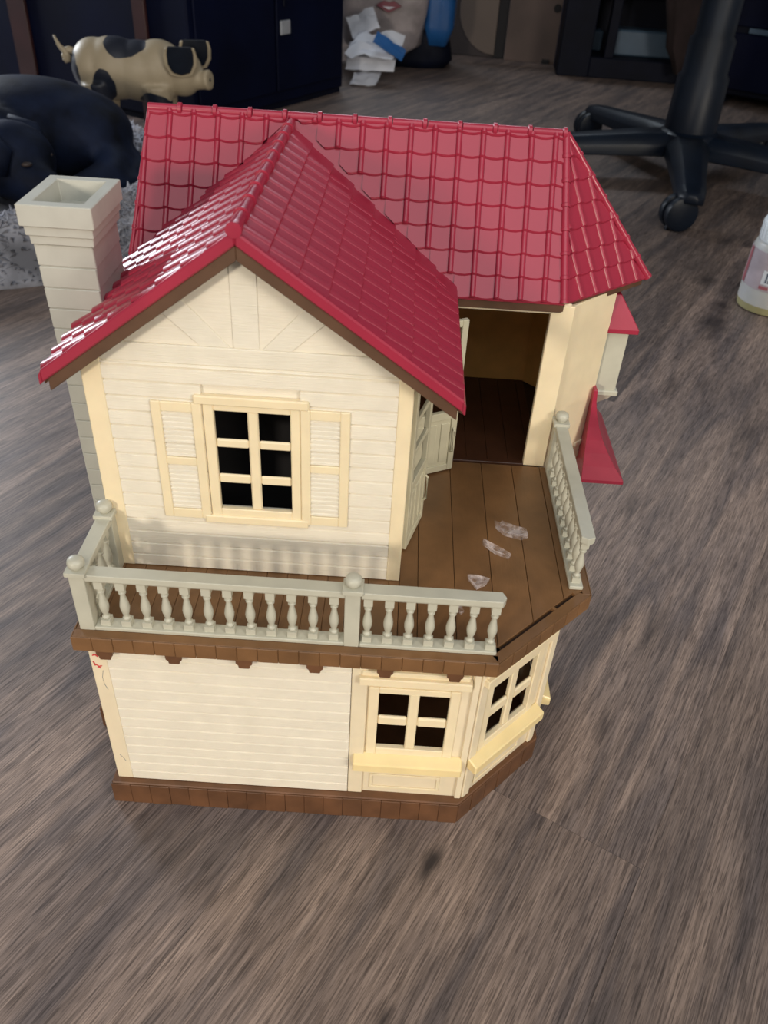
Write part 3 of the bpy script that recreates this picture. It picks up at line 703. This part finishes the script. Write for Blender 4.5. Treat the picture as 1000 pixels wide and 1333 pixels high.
# gable roof over the front block
YG = 5.0
GT = dict(side=2.0, rh=.12, st=.20, dipk=.05)
def slope_pts(sgn):
    return (Vector((XM, 0, ZGR)), Vector((XER, 0, ZER))) if sgn > 0 else (Vector((XM, 0, ZGR)), Vector((XEL, 0, ZEL)))
gr = None
for sgn in (1, -1):
    A, B = slope_pts(sgn); yv0 = 28.75; yv1 = 22.5
    m = MB(); nn = Vector((0, 0, -.62))
    pts = [A + Vector((0, YG + .12, 0)), B + Vector((0, YG + .12, 0)), B + Vector((0, yv1, 0)), A + Vector((0, yv0, 0))]
    m.rings([pts, [p + nn for p in pts]])
    g = part(m, 'gable_roof', 'roof_red', house, .03)
    # plain front verge, brown barge board under it
    vd = (B - A).normalized()
    m = MB(); pts = [A + Vector((0, YG, .22)), B + vd * .12 + Vector((0, YG, .22)), B + vd * .12 + Vector((0, YG, -.62)), A + Vector((0, YG, -.62))]
    m.rings([pts, [p + Vector((0, .55, 0)) for p in pts]]); part(m, 'verge', 'roof_red', g, .10)
    m = MB(); pts = [A + Vector((0, YG + .2, -.55)), B - vd * .35 + Vector((0, YG + .2, -.55)), B - vd * .35 + Vector((0, YG + .2, -1.5)), A + Vector((0, YG + .2, -1.5))]
    m.rings([pts, [p + Vector((0, .5, 0)) for p in pts]]); part(m, 'barge_board', 'roof_under', g, .05)
    m = MB(); pts = [A + Vector((0, YG + .3, -.6)), B + Vector((0, YG + .3, -.6)), B + Vector((0, yv1 - .5, -.6)), A + Vector((0, yv1 - .5, -.6))]
    m.rings([pts, [p + Vector((0, 0, -.25)) for p in pts]]); part(m, 'soffit', 'roof_under', g, 0)
    # eave edge
    m = MB(); 
    pts = [B + Vector((0, YG - .1, .16)), B + vd * .22 + Vector((0, YG - .1, .02)), B + vd * .22 + Vector((0, YG - .1, -.62)), B + Vector((0, YG - .1, -.62))]
    m.rings([pts, [p + Vector((0, yv1 - YG + .1, 0)) for p in pts]]); part(m, 'eave_edge', 'roof_red', g, .05)
    SL = (B - A).length; n = 8; pv = SL / n
    if sgn > 0:
        tile_slope(g, B, (0, 1, 0), A - B, [(YG + .3, 0), (20.4, 0), (26.6, SL - .2), (YG + .3, SL - .2)], 1.82, pv, YG + .3, tk=GT)
    else:
        tile_slope(g, B, (0, -1, 0), A - B, [(-22.4, 0), (-YG - .3, 0), (-YG - .3, SL - .2), (-28.4, SL - .2)], 1.82, pv, -YG - .3 - 1.82 * 15, tk=dict(GT, rh=.19))
    if sgn > 0: gr = g
    # valley flashing: a plain strip stepped along the join
    if sgn > 0:
        Nn = Vector((0, 1, 0)).cross((A - B).normalized())
        for k in range(8):
            q0, q1 = k / 8, (k + 1) / 8
            def P(t, y, h): return B.lerp(A, t) + Vector((0, y, 0)) + Nn * h
            y0 = 22.5 + (28.7 - 22.5) * q0; y1 = 22.5 + (28.7 - 22.5) * q1
            m = MB(); e = .06
            m.hexa([P(q, y, h) for q, hh in ((q0, .20), (q1 + e / 8, .04)) for h in (-.02, hh) for y in ((y0 - 2.6, y0 + .1) if q == q0 else (y1 - 2.6, y1 + .1))])
            part(m, 'valley_plate', 'roof_red', g, .03)
cap_run(gr, (XM, 29.0, ZGR + .26), (XM, YG, ZGR + .26), .36, 10, False, .12)
MB().lathe((XM, YG - .04, ZGR + .26), [(.02, 0), (.38, .0), (.44, .08), (.44, .5)], 14, (0, 1, 0)).build('ridge_end', 'roof_red', gr, 0, True)

# chimney
YC = 12.1
def cring(x0, x1, y0, y1, z): return [Vector(p) for p in ((x0, y0, z), (x1, y0, z), (x1, y1, z), (x0, y1, z))]
def clx(z): return -3.42 + .60 * (40.4 - z) / 21.2 if z > 19 else -2.82
chim = part(MB().rings([cring(clx(40) + .1, .3, YC + .1, 17.1, 40.4), cring(-2.7, .42, YC + .1, 17.1, 0)]), 'chimney', 'chimney', house, 0)
z = 40.42
while z > 3:
    z1 = z - 1.43
    part(MB().rings([cring(clx(z), .28, YC, 17.25, z - .05), cring(clx(z1), .34, YC, 17.25, z1 + .02)]), 'chimney_block', 'chimney', chim, .05); z = z1
for (x0, x1, y0, y1, z0, z1) in ((-3.5, .50, YC - .18, 17.4, 40.45, 41.0), (-3.66, .62, YC - .36, 17.5, 41.04, 41.62)):
    part(MB().rings([cring(x0, x1, y0, y1, z1), cring(x0 + .02, x1 - .02, y0 + .02, y1, z0)]), 'chimney_course', 'chimney', chim, .04)
m = MB(); o0 = cring(-3.84, .80, YC - .56, 17.62, 41.66); o1 = cring(-3.84, .80, YC - .56, 17.62, 43.0); i1 = cring(-3.1, .07, 12.36, 16.85, 43.0); i0 = cring(-3.0, -.0, 12.42, 16.8, 41.0)
vv = [m.vs(q) for q in (o0, o1, i1, i0)]
for a, b_ in zip(vv, vv[1:]):
    for i in range(4): m.face([a[i], a[(i + 1) % 4], b_[(i + 1) % 4], b_[i]])
m.face(vv[0][::-1]); m.face(vv[3])
part(m, 'chimney_top', 'chimney', chim, .05)

# ------------------------------------------------------------------ scraps on the deck
def scrap(pts, h, label, film='clear_film'):
    """curled strip of clear film: a raised, folded outline"""
    m = MB(); n = len(pts)
    c = Vector((sum(p[0] for p in pts) / n, sum(p[1] for p in pts) / n))
    rim = []
    for s_, zz in ((1.0, ZT + .02), (1.02, ZT + h), (.80, ZT + h * 1.15), (.55, ZT + .10), (.2, ZT + .06)):
        rim.append([Vector((c.x + (p[0] - c.x) * s_, c.y + (p[1] - c.y) * s_, zz + .05 * sin(3.1 * i))) for i, p in enumerate(pts)])
    m.rings(rim, True, True)
    o = m.build('plastic_scrap', film, None, 0, True); tag(o, label, 'scrap', 'clear plastic scraps on the deck'); return o
scrap([(28.4, 13.75), (28.5, 13.1), (29.1, 12.3), (30.4, 11.9), (30.9, 12.2), (30.8, 13.0), (30.0, 13.3), (29.0, 13.8), (28.8, 13.5)], .35, 'farthest and largest of the clear plastic scraps, a curled blister lying on the brown deck')
scrap([(27.4, 11.5), (27.3, 11.0), (28.2, 10.0), (29.2, 9.5), (29.4, 9.9), (28.6, 10.6)], .28, 'thin clear plastic sliver just in front of the largest scrap on the brown deck')
scrap([(26.0, 7.3), (26.0, 6.9), (26.6, 5.9), (27.3, 6.4), (27.6, 7.0), (26.8, 7.3)], .22, 'three-cornered clear plastic scrap behind the right end of the front railing')
scrap([(25.0, 4.3), (25.0, 3.7), (25.4, 3.2), (25.6, 3.5), (25.35, 4.2)], .18, 'tiny clear plastic crumb close behind the front railing balusters')

# ------------------------------------------------------------------ bottle at the right edge
bt = thing('bottle', 'squat white plastic bottle with ribbed white cap standing on floor at right edge', 'bottle', (87, 108, 0))
bx, by = 87.2, 108.0
MB().lathe((bx, by, 0), [(4.9, 1.2), (5.5, 1.5), (5.55, 6), (5.5, 10.8), (5.2, 11.8), (4.4, 12.3)], 36).build('body', 'bottle_body', bt, 0, True)
MB().lathe((bx, by, 0), [(4.6, 0), (5.3, .25), (5.5, 1.5), (5.3, 1.6)], 36).build('base', 'bottle_base', bt, 0, True, label='yellowish translucent base band')
cp_ = MB().lathe((bx, by, 0), [(4.9, 12.1), (5.0, 12.3), (5.0, 15.4), (4.6, 16.2), (3.2, 16.6), (.02, 16.7)], 36).build('cap', 'bottle_cap', bt, 0, True)
for k in range(30):
    a = 2 * PI * k / 30; F = Frame(bx + 5.0 * cos(a), by + 5.0 * sin(a), math.degrees(a) + 90)
    MB().box(F, -.14, .14, 12.5, 15.2, -.05, .1).build('rib', 'bottle_cap', cp_)
def arc(r, a0, a1, z0, z1, n=10):
    m = MB(); rows_ = []
    for rr_ in (r, r + .05):
        for zz in (z0, z1): rows_.append([Vector((bx + rr_ * cos(a0 + (a1 - a0) * i / n), by + rr_ * sin(a0 + (a1 - a0) * i / n), zz)) for i in range(n + 1)])
    v0, v1, v2, v3 = [m.vs(q) for q in rows_]
    for i in range(n):
        m.face([v2[i], v2[i + 1], v3[i + 1], v3[i]]); m.face([v1[i], v1[i + 1], v3[i + 1], v3[i]]); m.face([v0[i], v0[i + 1], v2[i + 1], v2[i]])
    return m
rad = math.radians
lb = arc(5.54, rad(150), rad(330), 4.4, 10.9, 24).build('label_sticker', 'label_pink', bt, 0, True, label='pale pink wraparound sticker')
arc(5.60, rad(222), rad(262), 5.6, 8.0).build('label_box', 'label_white', lb, 0, True)
for k in range(6): arc(5.66, rad(229 + 5 * k), rad(232 + 5 * k), 6.0, 7.7, 2).build('label_bar', 'label_ink', lb)
arc(5.60, rad(221), rad(238), 4.75, 5.3).build('label_dot', 'label_red', lb, 0, True)
arc(5.60, rad(170), rad(182), 4.5, 10.8).build('label_edge', 'label_red', lb, 0, True)

# ------------------------------------------------------------------ office chair
ch = thing('office_chair', 'black plastic office chair base with five star legs and casters on the floor', 'chair', (90, 188, 0))
hx, hy = 90.0, 188.0
MB().lathe((hx, hy, 0), [(7.6, 6.5), (7.8, 7.5), (7.4, 11.5), (6.3, 12.2)], 24).build('hub', 'black_plastic', ch, 0, True)
MB().lathe((hx, hy, 0), [(6.4, 10), (6.1, 24), (5.4, 25), (5.4, 32), (4.6, 33), (4.6, 48), (4.2, 49), (4.2, 64)], 24).build('gas_column', 'black_plastic', ch, 0, True)
st = MB().box(Frame(hx, hy, 20), -36, 36, 66, 78, -36, 36).build('seat', 'black_plastic', ch, 4, True)
MB().box(Frame(hx, hy, 20), -14, 14, 62, 66.5, -12, 12).build('seat_plate', 'black_plastic', ch, .8)
for k in range(5):
    a = rad(258 + 72 * k); d = Vector((cos(a), sin(a), 0)); sd = Vector((-sin(a), cos(a), 0)); o = Vector((hx, hy, 0))
    rr_ = []
    for t, wd, zb, zt in ((3, 5.6, 6.6, 11.8), (14, 4.6, 6.4, 11.4), (28, 3.7, 6.0, 10.2), (38, 3.3, 5.8, 9.4), (42.5, 2.8, 5.9, 8.8), (44, 1.4, 6.4, 8.2)):
        c = o + d * t
        rr_.append([c + sd * (wd * x) + Vector((0, 0, zb + (zt - zb) * y)) for x, y in ((-1, 0), (-1, .55), (-.55, 1), (.55, 1), (1, .55), (1, 0))])
    lg = MB().rings(rr_).build('leg', 'black_plastic', ch, .25, True)
    c = o + d * 40.5; sw = rad(25 + 50 * k); ca = Vector((cos(a + sw), sin(a + sw), 0)); cx_ = ca.cross(Vector((0, 0, 1)))
    c2 = c + cx_ * 2.0
    m = MB().lathe((c.x, c.y, 0), [(1.0, 3.5), (1.0, 6.6)], 10)
    m.lathe(c2 - ca * .5, [(2.2, 0), (2.2, 1.0)], 14, ca)
    hd = MB()
    for s_ in (-1, 1):
        w0 = Vector((c2.x, c2.y, 3.75)) + ca * (s_ * 1.3)
        m.lathe(w0 - ca * 1.1, [(2.9, 0), (3.6, .3), (3.75, 1.1), (3.6, 1.9), (2.9, 2.2)], 22, ca)
    m.build('caster', 'black_plastic', lg, 0, True)

# ------------------------------------------------------------------ dark cabinet behind, with the painted pig and the sleeping dog before it
CB = Frame(-39.0, 204.0, 60.7)      # long side runs with the planks
cab = thing('cabinet', 'tall dark navy cabinet with reddish upright stiles and small pale latch behind pig', 'cabinet', (-60, 240, 0))
MB().box(CB, 0, 72.4, 1.5, 112, -110, 0).build('body', 'navy', cab, .5)
MB().box(CB, .6, 71.6, 0, 1.6, -109, -.6).build('toe_board', 'black_wood', cab)
MB().box(CB, -.8, 73, 112, 115, -111, 1).build('top', 'navy', cab, .4)
dr = MB().box(CB, 2, 35.5, 5, 108, 0, .8).build('door', 'navy', cab, .25)
dr2 = MB().box(CB, 36.5, 70.5, 5, 108, 0, .8).build('door', 'navy', cab, .25)
MB().box(CB, 37.7, 42.2, 20.0, 23.6, .8, 1.5).build('latch_plate', 'latch', dr2, .2, label='small pale metal latch plate')
MB().box(CB, 39.4, 40.2, 27, 34, .8, 1.3).build('handle', 'black_wood', dr2, .2)
CE = Frame(-39.0 - .872 * 110, 204.0 + .489 * 110, -29.3)
for q in ((13.5, 18.0), (60.5, 68.0)): MB().box(CE, 110 - q[1], 110 - q[0], 0, 112, 0, 1.2).build('stile', 'stile_wood', cab, .2, label='dark reddish wooden upright')

pig = thing('pig_statue', 'cream painted pig statue with black patches standing in front of navy cabinet', 'statue', (-45, 183, 0))
py = 183.0
patched('pig_paint', (0.31, 0.26, 0.18), (0.006, 0.009, 0.020), [((-48.5, py - 4, 25.5), (5.0, 9, 4.0)), ((-53.5, py - 7, 15.2), (3.1, 5, 4.2)), ((-42.0, py - 5, 11.2), (4.4, 7, 3.6)), ((-63.5, py, 16), (4.4, 12, 8.5)), ((-30, py + 7, 19), (3, 4, 4))])
m = MB()
m.blob((-52, py, 18.6), (8.5, 6.4, 6.9), 0, 0, 24, 14); m.blob((-46, py, 18.3), (9, 6.2, 6.7), 0, 0, 24, 14); m.blob((-41.5, py - .2, 18.8), (7, 5.9, 6.6), 0, 0, 24, 14)
m.blob((-57, py, 18.6), (5.6, 5.9, 6.4), 0, 0, 20, 12)
m.blob((-35.5, py - .8, 18.6), (4.6, 4.6, 5.2), 0, .2, 20, 12)
m.tube([(-35, py - 1, 18.2), (-31.5, py - 1.6, 17.4), (-29.6, py - 1.8, 17.6)], [3.3, 2.2, 2.1], 14)
m.lathe((-29.9, py - 1.8, 17.6), [(1.9, 0), (2.4, .3), (2.4, .9), (1.9, 1.2)], 16, (1, -.25, .12))
for lx, ly in ((-56, -3.6), (-56.5, 3.4), (-41.5, -3.4), (-42, 3.4)):
    m.tube([(lx, py + ly, 16), (lx + .3, py + ly * 1.05, 9), (lx + .5, py + ly * 1.05, 4), (lx + .7, py + ly * 1.05, 0.05)], [3.9, 2.7, 1.9, 2.2], 12)
bd = m.build('body', 'pig_paint', pig, 0, 'all')
md = bd.modifiers.new('join', 'REMESH'); md.mode = 'VOXEL'; md.voxel_size = .42 * S; md.use_smooth_shade = True
md = bd.modifiers.new('soften', 'SMOOTH'); md.iterations = 8; md.factor = .6
def leaf_ear(x, y, mat_in, mirror=1):
    prof = [(0, -.4), (2.2, .2), (3.2, 2.2), (3.3, 4.4), (2.9, 6.2), (-2.9, 6.2), (-3.3, 4.4), (-3.2, 2.2), (-2.2, .2)]
    F = Free((x, y, 19.2), (.97, .22 * mirror, 0), (.05, -.2, .97), (.2, -.97, -.2))
    e = MB().prism(F, [(a * 1.16, b * 1.02 - .5) for a, b in prof], -.5, .25).build('ear', 'pig_rim', pig, .2)
    MB().prism(F, [(a * .92, b * .98 + .25) for a, b in prof], .2, .62).build('ear_inside', mat_in, e, .2)
plastic('pig_rim', (0.31, 0.26, 0.18), 0.5, 0.05)
leaf_ear(-34.8, py - 5.6, 'pig_black'); leaf_ear(-33.6, py + 4.6, 'pig_black')
MB().blob((-32.4, py - 4.5, 20.4), (.55, .4, .5), 0, 0, 10, 6).build('eye', 'pig_black', pig, 0, 'all')
for s_ in (-.7, .7): MB().blob((-28.75, py - 1.95 + s_, 17.8), (.2, .3, .4), 0, 0, 8, 6).build('nostril', 'pig_black', pig, 0, 'all')
tp = [(-59.5, py, 19.8), (-61.5, py, 19.6)]
for k in range(13):
    a = -PI / 2 + k * PI * 2 / 12; tp.append((-62.6 + 1.25 * cos(a), py - .1 * k, 20.8 + 1.25 * sin(a)))
tp += [(-63.5, py - 1, 21.6), (-64.8, py - 1, 23), (-65.6, py - 1, 25)]
MB().tube(tp, [.8] * 14 + [.75] * (len(tp) - 16) + [.5, .2], 9).build('tail', 'pig_rim', pig, 0, 'all')

# reddish uprights: legs of the cabinet's open end bay
def px_point(u, v, y):
    d = R.transposed() @ Vector(((u - 500) / 1078.6, 1, -(v - 666.5) / 1078.6)); c = Vector((19.6038, -38.2477, 60.0702))
    return c + d * ((y - c.y) / d.y)

# pet bed and dog
bed = thing('pet_bed', 'round shaggy grey pet bed under the black dog on the floor', 'pet bed', (-66, 146, 0))
bcx, bcy, brx, bry = -66.0, 134.0, 42.0, 42.0
def bed_h(r, a):
    h = 9 * math.exp(-((r - .88) / .12) ** 2) + 2.6 * (1 - min(r, 1) ** 4)
    if r > .97: h *= max(0, 1 - ((r - .97) / .07))
    return h + 1.6 * noise.noise(Vector((r * 6, a * 3, 1)))
m = MB(); rings_ = []
nr, ns = 26, 96
for j in range(nr + 1):
    r = .02 + 1.02 * j / nr
    ring = []
    for i in range(ns):
        a = 2 * PI * i / ns; wob = 1 + .05 * noise.noise(Vector((cos(a) * 2, sin(a) * 2, 4)))
        ring.append(Vector((bcx + brx * r * wob * cos(a), bcy + bry * r * wob * sin(a), max(.02, bed_h(r, a)) if j < nr else .02)))
    rings_.append(ring)
m.rings(rings_).build('cushion', 'fluff', bed, 0, 'all')
m = MB(); rnd = random.Random(3)
for k in range(16000):
    a = rnd.uniform(0, 2 * PI); r = math.sqrt(rnd.uniform(.15, 1.04))
    p = Vector((bcx + brx * r * cos(a), bcy + bry * r * sin(a), max(.3, bed_h(r, a)) - .3))
    d = Vector((cos(a) * (r - .7) * 2.2 + rnd.uniform(-1.2, 1.2), sin(a) * (r - .7) * 2.2 + rnd.uniform(-1.2, 1.2), rnd.uniform(.3, 1.0))).normalized() * rnd.uniform(.9, 2.0)
    e1 = d.orthogonal().normalized() * rnd.uniform(.4, .75); e2 = d.cross(e1).normalized() * .6
    q = m.vs([p + e1, p - e1 * .5 + e2, p - e1 * .5 - e2, p + d])
    m.face([q[0], q[1], q[3]]); m.face([q[1], q[2], q[3]]); m.face([q[2], q[0], q[3]])
bm = m.bm
for v in bm.verts: v.co *= S
me = bpy.data.meshes.new('tufts'); bm.to_mesh(me); bm.free(); me.materials.append(MATS['fluff'])
tf = link('tufts', me, bed); tf['kind'] = 'stuff'

dog = thing('dog', 'black dog lying curled asleep on shaggy grey bed behind the chimney', 'dog', (-64, 148, 0))
m = MB()
m.blob((-61, 150, 12.9), (20, 12.5, 9.4), 0, 0, 24, 14); m.blob((-52, 149, 12.0), (12.5, 12, 8.6), 0, 0, 24, 14)
m.blob((-71, 148, 12.6), (15, 13, 8.8), 0, 0, 24, 14)
m.blob((-67, 134, 12.0), (13, 10, 8.2), .2, 0, 22, 12)
m.blob((-56.5, 126, 12.2), (8.6, 7.2, 7.2), .3, 0, 20, 12)
m.tube([(-56, 125, 11.6), (-50, 121.5, 9.4), (-45, 119.5, 8.2)], [5.8, 3.9, 2.8], 14)
m.tube([(-44, 147, 8.2), (-41.5, 137, 7.0), (-48, 127, 5.6), (-54, 121, 5.4)], [5.2, 3.6, 2.4, 2.6], 12)
m.tube([(-76, 132, 8), (-70, 122, 6.4), (-60, 116, 5.6)], [4.6, 2.8, 2.5], 12)
m.tube([(-40.5, 152, 6.5), (-36, 142, 5.6), (-40, 132, 5.4)], [2.4, 1.8, 1.1], 10)
db = m.build('body', 'dog_fur', dog, 0, 'all')
md = db.modifiers.new('join', 'REMESH'); md.mode = 'VOXEL'; md.voxel_size = .8 * S; md.use_smooth_shade = True
md = db.modifiers.new('soften', 'SMOOTH'); md.iterations = 10; md.factor = .6
for q, nm in (([(-57.5, 120.6, 18.4), (-55.2, 118.4, 15.6), (-55.0, 117.6, 11.4)], 'ear'), ([(-57.5, 130.8, 18.8), (-53.4, 132.0, 16.6), (-50.8, 132.4, 12.2)], 'ear')):
    MB().tube(q, [1.2, 2.9, 1.0], 12, .42).build(nm, 'dog_fur', dog, 0, 'all')
MB().blob((-42.6, 118.6, 8.9), (1.3, 1.5, 1.1), 0, 0, 12, 8).build('nose', 'pig_black', dog, 0, 'all')
for ex, ey, ez in ((-50.6, 119.6, 13.4), (-49.2, 126.4, 13.4)):
    MB().blob((ex, ey, ez), (1.0, .7, .45), .5, 0, 10, 6).build('closed_eye', 'dog_tan', dog, 0, 'all')
MB().tube([(-48.5, 117.6, 9.0), (-46.0, 116.9, 8.2), (-44.0, 117.2, 7.6)], [.5, .6, .3], 8).build('muzzle_marking', 'dog_tan', dog, 0, 'all')

# ------------------------------------------------------------------ things along the far wall
# folded white papers and a printed bag beside the cabinet
pp = thing('paper_pile', 'crumpled white paper with blue corner on floor right of navy cabinet', 'paper', (3, 290, 0))
def sheet(name, mat, o, U, V, a, b, amp, seed, th=.25):
    U, V = Vector(U), Vector(V); m = MB(); n = 7; Nn = U.cross(V).normalized()
    g = [[Vector(o) + U * (a * i / n) + V * (b * j / n) + Nn * (amp * noise.noise(Vector((i * .5 + seed, j * .5, seed)))) for i in range(n + 1)] for j in range(n + 1)]
    top = [m.vs(r) for r in g]; bot = [m.vs([p - Nn * th for p in r]) for r in g]
    for j in range(n):
        for i in range(n):
            m.face([top[j][i], top[j][i + 1], top[j + 1][i + 1], top[j + 1][i]]); m.face([bot[j][i], bot[j + 1][i], bot[j + 1][i + 1], bot[j][i + 1]])
    for i in range(n):
        for q in ((0, i, 0, i + 1), (n, i, n, i + 1), (i, 0, i + 1, 0), (i, n, i + 1, n)): m.face([top[q[0]][q[1]], top[q[2]][q[3]], bot[q[2]][q[3]], bot[q[0]][q[1]]])
    return m.build(name, mat, pp, 0, True)
sheet('paper_sheet', 'paper', (-4, 284, 4), (1, -.1, .02), (.1, .5, .85), 17, 9, 2.2, 1)
sheet('paper_sheet', 'paper', (-4, 280, 9.5), (1, -.1, -.05), (.3, .9, .35), 16, 14, 2.6, 5)
sheet('paper_sheet', 'paper', (-2, 278, .5), (1, .1, .0), (.2, 1, .35), 9, 8, 1.2, 9)
sheet('paper_sheet', 'paper', (-2, 292, 12), (1, .0, .5), (-.3, .8, .5), 9, 10, 1.6, 12)
sheet('paper_corner', 'bag_blue', (5.5, 280, 13.5), (1, .1, -.55), (.3, .8, .6), 10, 4.5, .8, 14)
bag = thing('plastic_bag', 'printed grey plastic bag with red marks and blue side standing beside cardboard box', 'bag', (12, 322, 0))
def bag_ring(z, sx, sy, cx_, cy_, sd):
    out = []
    for i in range(28):
        a = 2 * PI * i / 28; k = 1 + .12 * noise.noise(Vector((cos(a) * 2, sin(a) * 2, z * .09 + sd)))
        sq = max(abs(cos(a)), abs(sin(a))) ** .6
        out.append(Vector((cx_ + sx * cos(a) / sq * k, cy_ + sy * sin(a) / sq * k, z)))
    return out
MB().rings([bag_ring(z, sx, 10, 7.5, 320, 0) for z, sx in ((5, 10), (8, 15), (18, 17), (30, 17.5), (44, 16), (60, 14))]).build('bag_body', 'bag_film', bag, 0, 'all')
MB().rings([bag_ring(z, sx, 9, 28.0 - z * .0, 325, 3) for z, sx in ((8, 4), (14, 6.5), (26, 6.5), (40, 7.2), (60, 8))]).build('bag_side', 'bag_blue', bag, 0, 'all', label='blue side panel of the bag')
MB().rings([bag_ring(z, sx, 9, 18, 326, 7) for z, sx in ((.1, 14), (3, 16.5), (9, 15.5), (13, 9))]).build('bag_bottom', 'black_wood', bag, 0, 'all', label='black base of the bag')
for z, x0, x1 in ((36, 2, 16), (21, 5, 14)):
    m = MB()
    q = [(x0, 0), (x0 + (x1 - x0) * .3, 1.5), (x0 + (x1 - x0) * .5, 1.0), (x0 + (x1 - x0) * .7, 1.5), (x1, 0), (x0 + (x1 - x0) * .5, -2.2)]
    m.prism(Free((0, 308.2, z), (1, 0, 0), (0, 0, 1), (0, -1, 0)), q, -1.5, .3); m.build('red_print', 'bag_red', bag)
    MB().prism(Free((0, 307.8, z - .4), (1, 0, 0), (0, 0, 1), (0, -1, 0)), [(x0 + (x1 - x0) * .25, .1), (x0 + (x1 - x0) * .75, .1), (x0 + (x1 - x0) * .5, -.7)], -1, .3).build('white_print', 'paper', bag)

KF = Frame(27, 354, -8)
bxo = thing('cardboard_box', 'large dim cardboard box with paler half round flap against back wall', 'box', (45, 372, 0))
MB().box(KF, -4, 36, 0, 75, -30, 0).build('box_body', 'kraft_dark', bxo, .3)
m = MB(); pr = [(25.8, 1.2)] + [(25.8 - 15.5 * sin(PI * k / 14), 17.5 - 16.4 * cos(PI * k / 14)) for k in range(1, 14)] + [(25.8, 34)]
m.prism(KF, pr, 0.1, 1.1); m.build('half_round_flap', 'kraft_light', bxo, .1, label='pale half round flap with a straight right edge')
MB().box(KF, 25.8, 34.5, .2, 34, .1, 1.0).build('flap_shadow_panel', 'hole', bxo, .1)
MB().box(KF, 9, 27, 33.0, 36.0, .2, 2.4).build('rim_strip', 'latch', bxo, .8, label='pale metallic strip along the box')
TF = Frame(56.5, 347.0, -8)
tb = thing('tan_board', 'tan board with a round dark hole leaning beside the black stand', 'board', (67, 350, 0))
MB().box(TF, 0, 22.5, 0, 60, -1.4, 0).build('panel', 'tan_board', tb, .15)
MB().lathe(TF(18.8, 19.6, -.02), [(1.5, 0), (1.5, .12)], 20, (sin(rad(-8)), -cos(rad(-8)), 0)).build('round_hole', 'hole', tb, 0, True)
MB().box(TF, 15.5, 18.5, 0, 1.6, 0, 1.2).build('foot_block', 'hole', tb, .1)

SF = Frame(75.0, 321.5, -4)
sd = thing('black_stand', 'low black wooden stand with open shelf behind the office chair', 'stand', (95, 330, 0))
MB().box(SF, 0, 12, 0, 27, -20, 0).build('end_panel', 'black_wood', sd, .3)
MB().box(SF, -1, 52, 27, 30, -20.5, .8).build('top', 'black_wood', sd, .3)
MB().box(SF, 12, 52, 0, 7, -20, -.3).build('base_board', 'black_wood', sd, .3)
MB().box(SF, 17.0, 20.5, 7, 27, -6, -1).build('upright', 'black_wood', sd, .2)
MB().box(SF, 12, 52, 7, 27, -20.4, -19.6).build('back_panel', 'black_wood', sd)
MB().box(SF, 4, 52, 30, 48, -20, -12).build('upper_shelf', 'black_wood', sd, .3)
tub = MB().box(SF, 13, 16.6, 7.1, 14.5, -19, -13).box(SF, 21, 51, 7.1, 15.8, -19, -8).build('storage_tray', 'blue_tub', None, .6)
tag(tub, 'dull blue tray inside the open shelf of the black stand', 'tray')
cl = MB()
rr_ = []
for z, wd, cx_ in ((4.7, 1.2, 118.3), (8.7, 3.0, 118.4), (13, 5.0, 117.6), (19, 6.2, 117.8), (28, 7.6, 116.8), (45, 8, 118), (70, 8, 121)):
    rr_.append([Vector((cx_ + wd * cos(2 * PI * i / 24) * (1 + .12 * cos(6 * PI * i / 24 * 2)), 312 + 4.0 * sin(2 * PI * i / 24) * (1 + .25 * cos(5 * 2 * PI * i / 24)), z)) for i in range(24)])
cl.rings(rr_); o = cl.build('draped_cloth', 'cloth_brown', None, 0, 'all'); tag(o, 'dark brown cloth hanging in front of the black stand beside chair column', 'cloth')

DF = Frame(124.5, 291, -33)
dc = thing('dark_drawer_unit', 'dark drawer unit at top right corner behind the office chair', 'drawers', (140, 292, 0))
MB().box(DF, 0, 60, 3, 90, -30, 0).build('body', 'black_wood', dc, .5)
for k in range(2): MB().box(DF, 1.5, 58, 5 + 19 * k, 22 + 19 * k, 0, 1.2).build('drawer', 'navy', dc, .3)
MB().box(DF, 9, 40, 22.2, 23.8, -.2, 1.6).build('lit_slit', 'blue_tub', dc, .2, label='dull blue strip coloured as a bluish-lit slit')  # light in the slit between drawers is put into the strip's colour
for u in (2, 54): MB().box(DF, u, u + 4, 0, 3, -28, -2).build('foot', 'black_plastic', dc)
MB().tube([DF(2.0, 44, 1.0), DF(4.0, 43.2, 1.6), DF(5.2, 45.0, 1.6)], .45, 8).build('clip', 'latch', dc, 0, True, label='small bright metal clip')
MB().box(DF, 2.0, 3.6, 18, 24, .4, 1.8).build('pale_tab', 'blue_tub', dc, .2)
print('TILES', TILES[0])
